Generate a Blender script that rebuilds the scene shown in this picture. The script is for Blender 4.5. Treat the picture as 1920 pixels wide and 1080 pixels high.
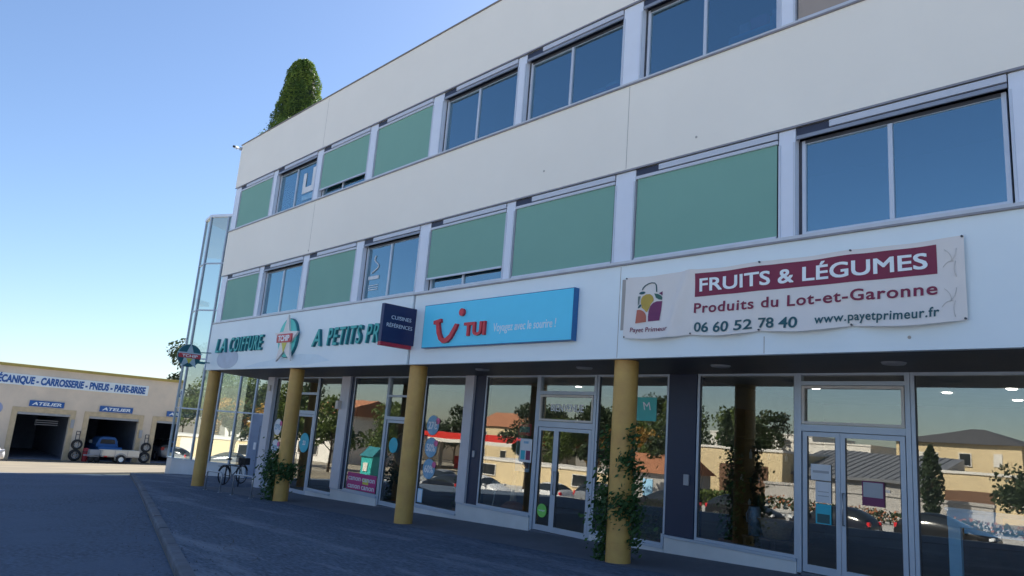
import bpy, bmesh, math, random
from mathutils import Vector, Matrix
random.seed(7)
R = math.radians
for o in list(bpy.data.objects): bpy.data.objects.remove(o)
SC = bpy.context.scene
COL = SC.collection

# ---------------------------------------------------------------- camera
YAW, PITCH, ROLL, FPX = R(47.46494578), R(11.41725735), R(4.49827268), 1362.482
fwd = Vector((-math.sin(YAW)*math.cos(PITCH), math.cos(YAW)*math.cos(PITCH), math.sin(PITCH)))
rgt = Vector((math.cos(YAW), math.sin(YAW), 0)); upv = rgt.cross(fwd)
rr = math.cos(ROLL)*rgt + math.sin(ROLL)*upv
uu = -math.sin(ROLL)*rgt + math.cos(ROLL)*upv
cd = bpy.data.cameras.new('camera'); cam = bpy.data.objects.new('camera', cd); COL.objects.link(cam)
cam.matrix_world = Matrix(((rr.x, uu.x, -fwd.x, 0), (rr.y, uu.y, -fwd.y, 0), (rr.z, uu.z, -fwd.z, 0), (0, 0, 0, 1)))
cd.sensor_fit = 'HORIZONTAL'; cd.sensor_width = 36; cd.lens = FPX/1920*36
cd.clip_start = 0.05; cd.clip_end = 3000
SC.camera = cam

# ---------------------------------------------------------------- sky, sun, exposure
SUN_AZ, SUN_EL = R(-22), R(43)          # azimuth from +Y towards +X
w = bpy.data.worlds.new('World'); SC.world = w; w.use_nodes = True
nt = w.node_tree; nt.nodes.clear()
sky = nt.nodes.new('ShaderNodeTexSky'); sky.sky_type = 'NISHITA'; sky.sun_disc = False
sky.sun_elevation = SUN_EL; sky.sun_rotation = SUN_AZ
sky.altitude = 50; sky.air_density = 1.0; sky.dust_density = 0.5; sky.ozone_density = 6.0
bg = nt.nodes.new('ShaderNodeBackground'); bg.inputs['Strength'].default_value = 0.075
out = nt.nodes.new('ShaderNodeOutputWorld')
hs = nt.nodes.new('ShaderNodeHueSaturation'); hs.inputs['Saturation'].default_value = 0.95
nt.links.new(sky.outputs[0], hs.inputs['Color']); nt.links.new(hs.outputs[0], bg.inputs[0]); nt.links.new(bg.outputs[0], out.inputs[0])
sl = bpy.data.lights.new('sun', 'SUN'); sl.energy = 5.0; sl.angle = R(0.5); sl.color = (1, .955, .89)
so = bpy.data.objects.new('sun', sl); COL.objects.link(so)
sd = Vector((math.sin(SUN_AZ)*math.cos(SUN_EL), math.cos(SUN_AZ)*math.cos(SUN_EL), math.sin(SUN_EL)))
so.rotation_euler = (-sd).to_track_quat('-Z', 'Y').to_euler(); so.location = sd*60
SC.view_settings.view_transform = 'Standard'; SC.view_settings.look = 'None'
SC.view_settings.gamma = 1; SC.view_settings.exposure = 1.25
SC.cycles.max_bounces = 10; SC.cycles.transparent_max_bounces = 16; SC.cycles.glossy_bounces = 5

# ---------------------------------------------------------------- materials
def N(nt, t, **kw):
    n = nt.nodes.new(t)
    for k, v in kw.items(): setattr(n, k, v)
    return n
def mat(name, c, rough=.6, metal=0, var=.08, scale=3.0, c2=None, scale2=None, bump=0, bscale=None, spec=.5, emit=None, stretch=None, thr=(.35, .65)):
    m = bpy.data.materials.new(name); m.use_nodes = True; t = m.node_tree; b = t.nodes['Principled BSDF']
    b.inputs['Roughness'].default_value = rough; b.inputs['Metallic'].default_value = metal
    b.inputs['Specular IOR Level'].default_value = spec
    tc = N(t, 'ShaderNodeTexCoord'); co = tc.outputs['Object']
    if stretch:
        mp = N(t, 'ShaderNodeMapping'); mp.inputs['Scale'].default_value = stretch
        t.links.new(co, mp.inputs[0]); co = mp.outputs[0]
    n1 = N(t, 'ShaderNodeTexNoise'); n1.inputs['Scale'].default_value = scale; n1.inputs['Detail'].default_value = 6
    t.links.new(co, n1.inputs['Vector'])
    rp = N(t, 'ShaderNodeValToRGB'); e = rp.color_ramp.elements
    e[0].position, e[1].position = .3, .7
    e[0].color = tuple(max(0, x*(1-var)) for x in c)+(1,); e[1].color = tuple(min(1, x*(1+var)) for x in c)+(1,)
    t.links.new(n1.outputs[0], rp.inputs[0]); colo = rp.outputs[0]
    if c2:
        n2 = N(t, 'ShaderNodeTexNoise'); n2.inputs['Scale'].default_value = scale2 or .6; n2.inputs['Detail'].default_value = 8
        n2.inputs['Roughness'].default_value = .65
        t.links.new(co, n2.inputs['Vector'])
        r2 = N(t, 'ShaderNodeValToRGB'); r2.color_ramp.elements[0].position, r2.color_ramp.elements[1].position = thr
        t.links.new(n2.outputs[0], r2.inputs[0])
        mx = N(t, 'ShaderNodeMix', data_type='RGBA'); t.links.new(r2.outputs[0], mx.inputs[0])
        t.links.new(colo, mx.inputs[6]); mx.inputs[7].default_value = tuple(c2)+(1,); colo = mx.outputs[2]
    t.links.new(colo, b.inputs['Base Color'])
    if bump:
        nb = N(t, 'ShaderNodeTexNoise'); nb.inputs['Scale'].default_value = bscale or scale*4; nb.inputs['Detail'].default_value = 5
        t.links.new(tc.outputs['Object'], nb.inputs['Vector'])
        bp = N(t, 'ShaderNodeBump'); bp.inputs['Strength'].default_value = bump; bp.inputs['Distance'].default_value = .02
        t.links.new(nb.outputs[0], bp.inputs['Height']); t.links.new(bp.outputs[0], b.inputs['Normal'])
    if emit:
        b.inputs['Emission Color'].default_value = tuple(c)+(1,); b.inputs['Emission Strength'].default_value = emit
    return m
def glass(name, refl=.3, tint=(.55, .6, .62), wav=.02, wscale=1.1, gc=(.95, .97, 1)):
    m = bpy.data.materials.new(name); m.use_nodes = True; t = m.node_tree; t.nodes.clear()
    o = N(t, 'ShaderNodeOutputMaterial'); g = N(t, 'ShaderNodeBsdfGlossy'); tr = N(t, 'ShaderNodeBsdfTransparent')
    g.inputs['Roughness'].default_value = 0.0; g.inputs['Color'].default_value = gc+(1,); tr.inputs['Color'].default_value = tint+(1,)
    lw = N(t, 'ShaderNodeLayerWeight'); lw.inputs['Blend'].default_value = .5
    p = N(t, 'ShaderNodeMath', operation='POWER'); p.inputs[1].default_value = 4.0; t.links.new(lw.outputs['Facing'], p.inputs[0])
    ma = N(t, 'ShaderNodeMath', operation='MULTIPLY_ADD'); ma.inputs[1].default_value = 1-refl; ma.inputs[2].default_value = refl
    t.links.new(p.outputs[0], ma.inputs[0])
    mx = N(t, 'ShaderNodeMixShader'); t.links.new(ma.outputs[0], mx.inputs[0]); t.links.new(tr.outputs[0], mx.inputs[1]); t.links.new(g.outputs[0], mx.inputs[2])
    if wav:
        tc = N(t, 'ShaderNodeTexCoord'); nb = N(t, 'ShaderNodeTexNoise'); nb.inputs['Scale'].default_value = wscale; nb.inputs['Detail'].default_value = 1
        t.links.new(tc.outputs['Object'], nb.inputs['Vector'])
        bp = N(t, 'ShaderNodeBump'); bp.inputs['Strength'].default_value = wav; bp.inputs['Distance'].default_value = .25
        t.links.new(nb.outputs[0], bp.inputs['Height']); t.links.new(bp.outputs[0], g.inputs['Normal'])
    t.links.new(mx.outputs[0], o.inputs[0]); return m
def leafmat(name, c1, c2, scale=2.0, trans=.35):
    m = bpy.data.materials.new(name); m.use_nodes = True; t = m.node_tree; b = t.nodes['Principled BSDF']; b.inputs['Roughness'].default_value = .55
    tc = N(t, 'ShaderNodeTexCoord'); n1 = N(t, 'ShaderNodeTexNoise'); n1.inputs['Scale'].default_value = scale; n1.inputs['Detail'].default_value = 8
    t.links.new(tc.outputs['Object'], n1.inputs['Vector'])
    rp = N(t, 'ShaderNodeValToRGB'); rp.color_ramp.elements[0].position = .32; rp.color_ramp.elements[1].position = .68
    rp.color_ramp.elements[0].color = c1+(1,); rp.color_ramp.elements[1].color = c2+(1,)
    t.links.new(n1.outputs[0], rp.inputs[0]); t.links.new(rp.outputs[0], b.inputs['Base Color'])
    tl = N(t, 'ShaderNodeBsdfTranslucent'); t.links.new(rp.outputs[0], tl.inputs[0])
    mx = N(t, 'ShaderNodeMixShader'); mx.inputs[0].default_value = trans
    t.links.new(b.outputs[0], mx.inputs[1]); t.links.new(tl.outputs[0], mx.inputs[2])
    t.links.new(mx.outputs[0], t.nodes['Material Output'].inputs[0]); return m

M = {}
M['cream'] = mat('cream_cladding', (.90, .865, .79), .55, var=.025, scale=.5, c2=(.875, .84, .765), scale2=.35, bump=.03, bscale=60)
M['white'] = mat('white_fascia', (.82, .92, .97), .5, var=.02, scale=.8, c2=(.78, .88, .94), scale2=.5)
M['stain'] = mat('fascia_grey_wipe', (.66, .79, .88), .5, var=.06, scale=2, c2=(.72, .86, .95), scale2=1.5)
M['pierw'] = mat('pale_grey_aluminium', (.74, .80, .92), .4, var=.02)
M['alu'] = mat('brushed_aluminium', (.62, .66, .74), .35, .25, var=.03)
M['aludark'] = mat('shadowed_aluminium', (.30, .33, .40), .4, .2)
M['sillm'] = mat('sill_metal', (.30, .29, .31), .4, .4)
M['sillw'] = mat('sill_lip', (.60, .62, .66), .4, .2)
M['trim'] = mat('roof_trim', (.22, .20, .19), .5)
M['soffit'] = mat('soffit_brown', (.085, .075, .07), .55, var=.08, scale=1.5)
M['column'] = mat('ochre_painted_column', (.62, .38, .10), .5, var=.06, scale=2.0, c2=(.53, .30, .085), scale2=2.2, bump=.06, bscale=30)
M['green'] = mat('green_screen_fabric', (.205, .41, .35), .8, var=.03, scale=.8, bump=.05, bscale=200)
M['brownscr'] = mat('taupe_screen_fabric', (.36, .31, .28), .8, var=.03)
M['cass'] = mat('cassette_alu', (.60, .63, .70), .4, .15, var=.02)
M['cassd'] = mat('cassette_slot', (.035, .045, .085), .5)
M['gl_up'] = glass('upper_window_glass', .34, (.45, .55, .65), .006, .7, (.66, .92, 1))
M['gl_shop'] = glass('shop_glass', .155, (.92, .95, .95), .006, .8, (1, .96, .86))
M['gl_tower'] = glass('tower_glass', .42, (.55, .62, .60), .006, .7, (.97, 1, .93))
M['frame'] = mat('shopfront_frame', (.43, .51, .62), .4, .25, var=.03)
M['framed'] = mat('window_gasket', (.05, .055, .07), .5)
M['creamfr'] = mat('transom_cream_frame', (.66, .63, .60), .45)
M['basew'] = mat('shop_plinth', (.68, .70, .72), .6, var=.04, scale=1.2, c2=(.58, .60, .62), scale2=.8)
M['post'] = mat('white_post', (.60, .61, .68), .5, var=.03)
M['slate'] = mat('slate_blue_pillar', (.015, .030, .075), .5, var=.06)
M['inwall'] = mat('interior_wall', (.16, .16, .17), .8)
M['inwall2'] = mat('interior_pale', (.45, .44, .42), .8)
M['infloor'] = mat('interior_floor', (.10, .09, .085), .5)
M['inup'] = mat('office_wall', (.13, .15, .18), .8)
M['towin'] = mat('tower_inner_wall', (.62, .62, .58), .8)
M['asph_road'] = mat('road_asphalt', (.064, .095, .146), .85, var=.7, scale=16, c2=(.082, .118, .178), scale2=.45, bump=.5, bscale=60)
M['asph_walk'] = mat('pavement_asphalt', (.082, .114, .168), .9, var=.55, scale=24, c2=(.20, .235, .29), scale2=.75, bump=.8, bscale=45, stretch=(.32, 1.5, 1), thr=(.50, .68))
M['strip'] = mat('walkway_concrete', (.14, .155, .19), .8, var=.12, scale=9, c2=(.115, .128, .16), scale2=.9, bump=.1)
M['kerb'] = mat('kerb_concrete', (.15, .165, .20), .85, var=.2, scale=6, c2=(.10, .11, .135), scale2=1.2, bump=.3, bscale=40)
M['fore'] = mat('forecourt', (.235, .20, .14), .9, var=.22, scale=1.6, c2=(.18, .155, .12), scale2=.5, bump=.1, stretch=(1.6, .3, 1))
M['parking'] = mat('parking_bounce_pale', (.52, .51, .49), .95, var=.15, scale=1.5, c2=(.46, .45, .43), scale2=.3)  # car park behind the camera, made pale to bounce sun onto the facade
M['ground'] = mat('ground_dust', (.34, .30, .24), .95, var=.12, scale=.3, c2=(.24, .22, .18), scale2=.08)
M['render'] = mat('garage_render', (.84, .71, .57), .85, var=.06, scale=.6, c2=(.68, .59, .49), scale2=.45, bump=.1)
M['stone'] = mat('garage_yellow_stone', (.62, .50, .33), .85, var=.12, scale=3.5, bump=.2)
M['mustard'] = mat('mustard_roof_edge', (.48, .37, .10), .6)
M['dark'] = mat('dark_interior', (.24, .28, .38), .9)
M['black'] = mat('black_rubber', (.02, .02, .022), .7)
M['tyre'] = mat('tyre_rubber', (.03, .03, .033), .8, bump=.2)
M['rim'] = mat('rim_alloy', (.55, .56, .58), .35, .5)
M['blueS'] = mat('sign_blue', (.03, .13, .42), .4)
M['whiteS'] = mat('sign_white', (.86, .93, .97), .45, var=.03)
M['navy'] = mat('navy_sign', (.012, .022, .10), .35, var=.03)
M['redstrip'] = mat('sign_red_strip', (.45, .02, .05), .4)
M['sky'] = mat('sky_blue_sign', (.115, .68, .97), .4, var=.015)
M['skyside'] = mat('sign_blue_side', (.02, .14, .36), .4)
M['redL'] = mat('red_letters', (.62, .03, .045), .35)
M['whL'] = mat('white_letters', (.72, .82, .92), .4)
M['teal'] = mat('teal_letters', (.045, .44, .43), .4)
M['tealside'] = mat('teal_letter_sides', (.015, .17, .21), .5)
M['tealf'] = mat('teal_disc', (.10, .60, .56), .4)
M['teald'] = mat('dark_teal_disc', (.012, .12, .16), .4)
M['starw'] = mat('star_white', (.78, .74, .72), .4)
M['starw2'] = mat('star_grey', (.42, .55, .62), .4)
M['starred'] = mat('star_band_red', (.55, .06, .07), .4)
M['yel'] = mat('star_yellow', (.65, .60, .08), .4)
M['banner'] = mat('banner_vinyl', (.80, .765, .74), .5, var=.02)
M['burg'] = mat('banner_burgundy', (.22, .018, .06), .5)
M['bteal'] = mat('banner_dark_teal', (.02, .10, .12), .5)
M['bgold'] = mat('logo_gold', (.52, .36, .06), .5)
M['bcoral'] = mat('logo_coral', (.50, .14, .09), .5)
M['bplum'] = mat('logo_plum', (.18, .03, .11), .5)
M['bgreen'] = mat('logo_green', (.04, .13, .10), .5)
M['bgrey'] = mat('logo_grey_green', (.16, .21, .19), .5)
M['bline'] = mat('banner_line_drawing', (.66, .635, .615), .5)
M['leafD'] = leafmat('ivy_leaf', (.025, .07, .022), (.08, .17, .045), 5)
M['leafC'] = leafmat('conifer_leaf', (.06, .13, .022), (.22, .31, .05), 2.2, .35)
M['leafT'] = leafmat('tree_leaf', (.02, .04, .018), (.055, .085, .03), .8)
M['leafO'] = leafmat('autumn_leaf', (.30, .19, .03), (.46, .24, .05), .7)
M['leafG'] = leafmat('bright_leaf', (.07, .11, .025), (.14, .19, .04), .7)
M['bark'] = mat('bark', (.09, .065, .045), .9, var=.3, scale=6, bump=.4)
M['steel'] = mat('galvanised_steel', (.42, .44, .48), .35, .7)
M['dsteel'] = mat('dark_steel', (.06, .065, .08), .4, .5)
M['bike'] = mat('bicycle_black', (.012, .014, .02), .4)
M['pink'] = mat('pink_poster', (.50, .04, .22), .5)
M['stick'] = mat('sticker_blue', (.12, .36, .58), .5, c2=(.3, .5, .7), scale2=4)
M['stickw'] = mat('sticker_white', (.78, .80, .85), .5)
M['stickp'] = mat('sticker_pink', (.75, .15, .35), .5)
M['stickt'] = mat('sticker_teal', (.03, .45, .60), .5)
M['stickg'] = mat('sticker_green', (.20, .62, .12), .5)
M['paper'] = mat('paper', (.70, .73, .78), .7)
M['wood'] = mat('dark_wood', (.075, .042, .026), .6, var=.2, scale=4)
M['wicker'] = mat('wicker', (.36, .25, .13), .8, var=.3, scale=20, bump=.5, bscale=50, stretch=(1, 1, 5))
M['fblue'] = mat('pale_blue_paint', (.36, .66, .92), .5, var=.06)
M['zinc'] = mat('blue_zinc', (.22, .30, .42), .45, .3)
M['terr'] = mat('terracotta', (.26, .11, .06), .8)
M['wood2'] = mat('driftwood', (.42, .33, .24), .8, var=.3, scale=8)
M['fluff'] = mat('white_fluff', (.7, .7, .68), .9)
M['bottle'] = mat('bottle_glass', (.05, .08, .06), .1)
M['glassw'] = mat('clear_ware', (.45, .48, .5), .15)
M['lampd'] = mat('downlight_lens', (1, .95, .85), .4, emit=6)
M['lampoff'] = mat('soffit_lamp_cover', (.30, .31, .33), .5)
M['carw'] = mat('car_white', (.72, .73, .75), .3, var=.01, spec=.6)
M['carS'] = mat('car_silver', (.34, .36, .39), .3, .5, var=.01)
M['carD'] = mat('car_dark_blue', (.012, .016, .03), .3, var=.01, spec=.4)
M['carB'] = mat('car_black', (.010, .011, .013), .3, var=.01, spec=.4)
M['carR'] = mat('car_red', (.35, .02, .02), .3, var=.01)
M['pickB'] = mat('pickup_blue', (.045, .17, .46), .4, var=.03)
M['carG'] = mat('car_window', (.02, .025, .03), .08, spec=.8)
M['lampW'] = mat('headlight_lens', (.7, .72, .75), .15)
M['lampR'] = mat('tail_light', (.65, .02, .03), .2)
M['plank'] = mat('trailer_white', (.74, .70, .62), .5, var=.05)
M['redbin'] = mat('red_plastic', (.40, .035, .05), .5)
M['hcream'] = mat('house_cream', (.70, .56, .34), .85, var=.05)
M['hgrey'] = mat('house_grey', (.42, .40, .38), .85, var=.06)
M['hwhite'] = mat('house_white', (.74, .71, .66), .8, var=.04)
M['roofD'] = mat('roof_slate', (.085, .085, .09), .7, var=.15, scale=4)
M['roofT'] = mat('roof_tiles_orange', (.38, .16, .08), .8, var=.2, scale=5)
M['roofZ'] = mat('roof_standing_seam', (.22, .23, .25), .5, .3)
M['shutter'] = mat('brown_shutter', (.16, .085, .05), .7, var=.15, scale=1, stretch=(1, 1, 12))
M['canred'] = mat('canopy_red', (.65, .04, .03), .4)
M['joint'] = mat('panel_joint', (.42, .40, .38), .7)
M['smallg'] = mat('fitting_grey', (.4, .42, .46), .5)
M['orange'] = mat('flower_orange', (.36, .13, .06), .8, var=.3, scale=3)

# ---------------------------------------------------------------- builders
OFF = {}
def setp(o, label=None, cat=None, group=None, kind=None):
    if label: o['label'] = label
    if cat: o['category'] = cat
    if group: o['group'] = group
    if kind: o['kind'] = kind
    return o
def thing(name, label, cat, loc=(0, 0, 0), group=None, rz=0):
    o = bpy.data.objects.new(name, None); COL.objects.link(o); o.location = loc; o.rotation_euler.z = rz
    o.empty_display_size = .2; OFF[o.name] = Vector(loc) if rz == 0 else Vector((0, 0, 0))
    return setp(o, label, cat, group)
class MB:
    def __init__(s): s.v = []; s.f = []; s.sm = []
    def add(s, vs, fs, smooth=False):
        n = len(s.v); s.v += [Vector(p) for p in vs]; s.f += [tuple(i+n for i in f) for f in fs]; s.sm += [smooth]*len(fs); return s
    def box(s, x0, x1, y0, y1, z0, z1):
        v = [(x, y, z) for z in (z0, z1) for y in (y0, y1) for x in (x0, x1)]
        return s.add(v, [(0, 2, 3, 1), (4, 5, 7, 6), (0, 1, 5, 4), (2, 6, 7, 3), (0, 4, 6, 2), (1, 3, 7, 5)])
    def obox(s, p, u, v, n, a, b, c):
        """box with corner p and edges a*u, b*v, c*n"""
        p = Vector(p); u = Vector(u)*a; v = Vector(v)*b; n = Vector(n)*c
        vs = [p+i*u+j*v+k*n for k in (0, 1) for j in (0, 1) for i in (0, 1)]
        return s.add(vs, [(0, 2, 3, 1), (4, 5, 7, 6), (0, 1, 5, 4), (2, 6, 7, 3), (0, 4, 6, 2), (1, 3, 7, 5)])
    def quad(s, a, b, c, d): return s.add([a, b, c, d], [(0, 1, 2, 3)])
    def prism(s, poly, p, u, v, n, d, smooth=False):
        """2-D outline on axes u, v through p, extruded by d along n"""
        p, u, v, n = map(Vector, (p, u, v, n)); k = len(poly)
        vs = [p+u*a+v*b for a, b in poly]+[p+u*a+v*b+n*d for a, b in poly]
        fs = [tuple(range(k-1, -1, -1)), tuple(range(k, 2*k))]+[(i, (i+1) % k, k+(i+1) % k, k+i) for i in range(k)]
        return s.add(vs, fs, smooth)
    def tube(s, pts, r, n=8, cap=True, closed=False):
        pts = [Vector(p) for p in pts]; k = len(pts); rs = r if isinstance(r, (list, tuple)) else [r]*k
        vs = []; prev = None
        for i, p in enumerate(pts):
            if closed: t = pts[(i+1) % k]-pts[i-1]
            else: t = pts[min(i+1, k-1)]-pts[max(i-1, 0)]
            t.normalize()
            if prev is None:
                a = Vector((0, 0, 1)) if abs(t.z) < .9 else Vector((1, 0, 0)); x = t.cross(a).normalized()
            else: x = (prev-t*prev.dot(t)).normalized()
            prev = x; y = t.cross(x)
            vs += [p+(x*math.cos(2*math.pi*j/n)+y*math.sin(2*math.pi*j/n))*rs[i] for j in range(n)]
        fs = []
        for i in range(k if closed else k-1):
            for j in range(n):
                a = i*n+j; b = i*n+(j+1) % n; c = ((i+1) % k)*n+(j+1) % n; d = ((i+1) % k)*n+j
                fs.append((a, b, c, d))
        s.add(vs, fs, True)
        if cap and not closed:
            m = len(s.v)-len(vs); s.f += [tuple(m+j for j in range(n-1, -1, -1)), tuple(m+(k-1)*n+j for j in range(n))]; s.sm += [False]*2
        return s
    def lathe(s, prof, c, n=24, ax=None):
        """profile [(r, z)] about vertical axis at c; ax=(u,v,w) for another axis frame"""
        c = Vector(c); U, V, W = ax or (Vector((1, 0, 0)), Vector((0, 1, 0)), Vector((0, 0, 1)))
        vs = [c+(U*math.cos(2*math.pi*j/n)+V*math.sin(2*math.pi*j/n))*r+W*z for r, z in prof for j in range(n)]
        fs = [(i*n+j, i*n+(j+1) % n, (i+1)*n+(j+1) % n, (i+1)*n+j) for i in range(len(prof)-1) for j in range(n)]
        return s.add(vs, fs, True)
    def build(s, name, m, parent=None, label=None, cat=None, group=None, kind=None, bevel=0, loc=None):
        off = OFF.get(parent.name, Vector((0, 0, 0))) if parent else Vector(loc or (0, 0, 0))
        me = bpy.data.meshes.new(name); me.from_pydata([tuple(p-off) for p in s.v], [], s.f); me.update()
        me.polygons.foreach_set('use_smooth', s.sm)
        bm = bmesh.new(); bm.from_mesh(me); bmesh.ops.recalc_face_normals(bm, faces=bm.faces)
        if bevel:
            es = [e for e in bm.edges if len(e.link_faces) == 2 and e.calc_face_angle(0) > .5]
            bmesh.ops.bevel(bm, geom=es, offset=bevel, segments=2, affect='EDGES', profile=.6, clamp_overlap=True)
        bm.to_mesh(me); bm.free()
        if m: me.materials.append(M[m] if isinstance(m, str) else m)
        o = bpy.data.objects.new(name, me); COL.objects.link(o)
        if parent: o.parent = parent; OFF[o.name] = off
        else: o.location = off; OFF[o.name] = off
        return setp(o, label, cat, group, kind)
X3, Y3, Z3 = Vector((1, 0, 0)), Vector((0, 1, 0)), Vector((0, 0, 1))
FAC = (X3, Z3, -Y3)      # facade frame: reading direction, up, outward
GAR = (Y3, Z3, X3)       # garage front frame
def box(x0, x1, y0, y1, z0, z1): return MB().box(x0, x1, y0, y1, z0, z1)
_tc = {}
def text(s, p, fr, width, cap, depth=.006, bold=0, shear=0, spacing=1.0, warp=None, split=False, fat=0):
    """mesh lettering: lower-left p, frame fr, total width and capital height"""
    u, v, n = map(Vector, fr); p = Vector(p)
    def mk(st):
        c = bpy.data.curves.new('t', 'FONT'); c.body = st; c.size = 1; c.extrude = .5; c.offset = bold; c.shear = shear; c.space_character = spacing; c.resolution_u = 4
        o = bpy.data.objects.new('t', c); COL.objects.link(o)
        dg = bpy.context.evaluated_depsgraph_get(); me = bpy.data.meshes.new_from_object(o.evaluated_get(dg))
        vs = [x.co.copy() for x in me.vertices]; fs = [tuple(q.vertices) for q in me.polygons]
        bpy.data.objects.remove(o); bpy.data.curves.remove(c); bpy.data.meshes.remove(me); return vs, fs
    key = (bold, shear)
    if key not in _tc: _tc[key] = max(q.y for q in mk('H')[0])
    vs, fs = mk(s); x0 = min(q.x for q in vs); x1 = max(q.x for q in vs)
    sx = width/(x1-x0); sy = cap/_tc[key]; b = MB()
    if fat:
        n0 = len(vs); base = list(vs); fb = list(fs)
        for k_, (dx_, dy_) in enumerate(((fat, 0), (0, fat), (fat, fat)), 1):
            vs = vs+[Vector((q.x+dx_, q.y+dy_, q.z+.22*k_)) for q in base]; fs = fs+[tuple(i+n0*k_ for i in f) for f in fb]
    pts = []
    for q in vs:
        w_ = p+u*((q.x-x0)*sx)+v*(q.y*sy)+n*((q.z+.5)*depth)
        if warp: w_ = warp(w_)
        pts.append(w_)
    if split:                               # one mesh per word: cut where the gap along the line is wide
        par = list(range(len(vs)))
        def fd_(i):
            while par[i] != i: par[i] = par[par[i]]; i = par[i]
            return i
        for f in fs:
            for i in f[1:]: par[fd_(i)] = fd_(f[0])
        ext = {}
        for i, q in enumerate(vs):
            r_ = fd_(i); xs__ = q.x-shear*q.y; e = ext.get(r_, (9e9, -9e9)); ext[r_] = (min(e[0], xs__), max(e[1], xs__))
        grp = {}; cur = -9e9; gi = -1
        for r_, e in sorted(ext.items(), key=lambda t: t[1]):
            if e[0]-cur > .17: gi += 1
            grp[r_] = gi; cur = max(cur, e[1])
        out_ = []
        for g_ in range(gi+1):
            mp = {}; fv = []; ff = []
            for f in fs:
                if grp[fd_(f[0])] != g_: continue
                for i in f:
                    if i not in mp: mp[i] = len(fv); fv.append(pts[i])
                ff.append(tuple(mp[i] for i in f))
            out_.append(MB().add(fv, ff))
        return out_
    return b.add(pts, fs)
def circ(r, n=28, rx=None): return [((rx or r)*math.cos(2*math.pi*i/n), r*math.sin(2*math.pi*i/n)) for i in range(n)]
def arc(cx, cy, r, a0, a1, n=12, ry=None): return [(cx+r*math.cos(R(a0+(a1-a0)*i/n)), cy+(ry or r)*math.sin(R(a0+(a1-a0)*i/n))) for i in range(n+1)]
def star(r, ri=.40, n=5, sx=1): return [(sx*(r if i % 2 == 0 else r*ri)*math.cos(math.pi/2+math.pi*i/n), (r if i % 2 == 0 else r*ri)*math.sin(math.pi/2+math.pi*i/n)) for i in range(2*n)]
def leaves(b, pts, size, jit=.4, flat=None):
    for p in pts:
        p = Vector(p); a = Vector((random.gauss(0, 1), random.gauss(0, 1), random.gauss(0, 1))).normalized()
        c = a.orthogonal().normalized(); d = a.cross(c); s_ = size*random.uniform(1-jit, 1+jit)
        b.add([p-c*s_*.5, p-d*s_*.28+c*.05*s_, p+c*s_*.5, p+d*s_*.28+c*.05*s_], [(0, 1, 2, 3)])
    return b

# ---------------------------------------------------------------- terrain
GA, GB = -1.69, .0345
def sst(t): t = max(0, min(1, t)); return t*t*(3-2*t)
def gz(x, y=10):
    xx = max(-70, min(14, x)); z = GA+GB*xx
    if xx < -27: z += .0145*(max(xx, -41)+27)
    if xx < -41: z = GA-GB*41-.0145*14+.0118*(xx+41)
    if y < 0: z -= 1.35*sst((-y-.5)/12)
    return z
def grid_sheet(xs, ys, dz):
    vs = [(x, y, gz(x, y)+dz) for y in ys for x in xs]; n = len(xs)
    return MB().add(vs, [(j*n+i, j*n+i+1, (j+1)*n+i+1, (j+1)*n+i) for j in range(len(ys)-1) for i in range(n-1)], True)
xs = [-900, -400, -150, -90, -70, -62, -50, -41, -34, -27, -20, -10, 0, 6, 14, 40, 150, 500]
ys = [-700, -300, -120, -60, -30]+[-13+i for i in range(14)]+[12, 30, 60, 150, 500]
grid_sheet(xs, ys, -.112).build('ground', 'ground', kind='structure')
def kerbY(x): return 1.06-.272*x+.0
b = MB(); vv = []; px_ = [-60, -50, -41, -34, -27, -20, -10, 0, 14, 40]; py_ = [-34, -30, -24, -18]+[-13+i for i in range(13)]
for y in py_:
    for x in px_: vv.append((x, y, gz(x, y)-.102))
b.add(vv, [(j*10+i, j*10+i+1, (j+1)*10+i+1, (j+1)*10+i) for j in range(len(py_)-1) for i in range(9)], True).build('parking_bounce_sheet', 'parking', kind='structure')  # out of direct view, added as a reflector to brighten the shaded facade
def slab(poly, dz, name, m, thick=0, subdiv=None):
    b = MB(); k = len(poly); top = [(x, y, gz(x, y)+dz) for x, y in poly]
    if thick: b.add(top+[(x, y, z-thick) for x, y, z in top], [tuple(range(k))]+[(i, k+i, k+(i+1) % k, (i+1) % k) for i in range(k)])
    else: b.add(top, [tuple(range(k))])
    return b.build(name, m, kind='structure')
# road: in front of the kerb, lower by the kerb's height
rx = [-39.2, -34, -30, -27, -24, -18, -12, -6, 0, 6, 13.5]
b = MB(); ry = [-16, -14]+[-13+i for i in range(14)]
vv = []; n = len(rx)
for y in ry:
    for x in rx: vv.append((x, y, gz(x, y)-.106))
for x in rx: vv.append((x, max(.05, kerbY(x)-.02), gz(x)-.106))
b.add(vv, [(j*n+i, j*n+i+1, (j+1)*n+i+1, (j+1)*n+i) for j in range(len(ry)) for i in range(n-1)], True).build('road', 'asph_road', kind='structure')
b = MB(); vv = []
fx = [-62, -50.5, -39.2]; fy = [-16, -14]+[-13+i for i in range(14)]+[12, 30]
for y in fy:
    for x in fx: vv.append((x, y, gz(x, y)-.108))
b.add(vv, [(j*3+i, j*3+i+1, (j+1)*3+i+1, (j+1)*3+i) for j in range(len(fy)-1) for i in range(2)], True).build('forecourt', 'fore', kind='structure')
def kin(x): return kerbY(x)+.16
def far(x): return 12.6 if x > -26 else (17.2 if x > -33 else 13.67+.49*(x+39.5)+.25)
b = MB()
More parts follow.
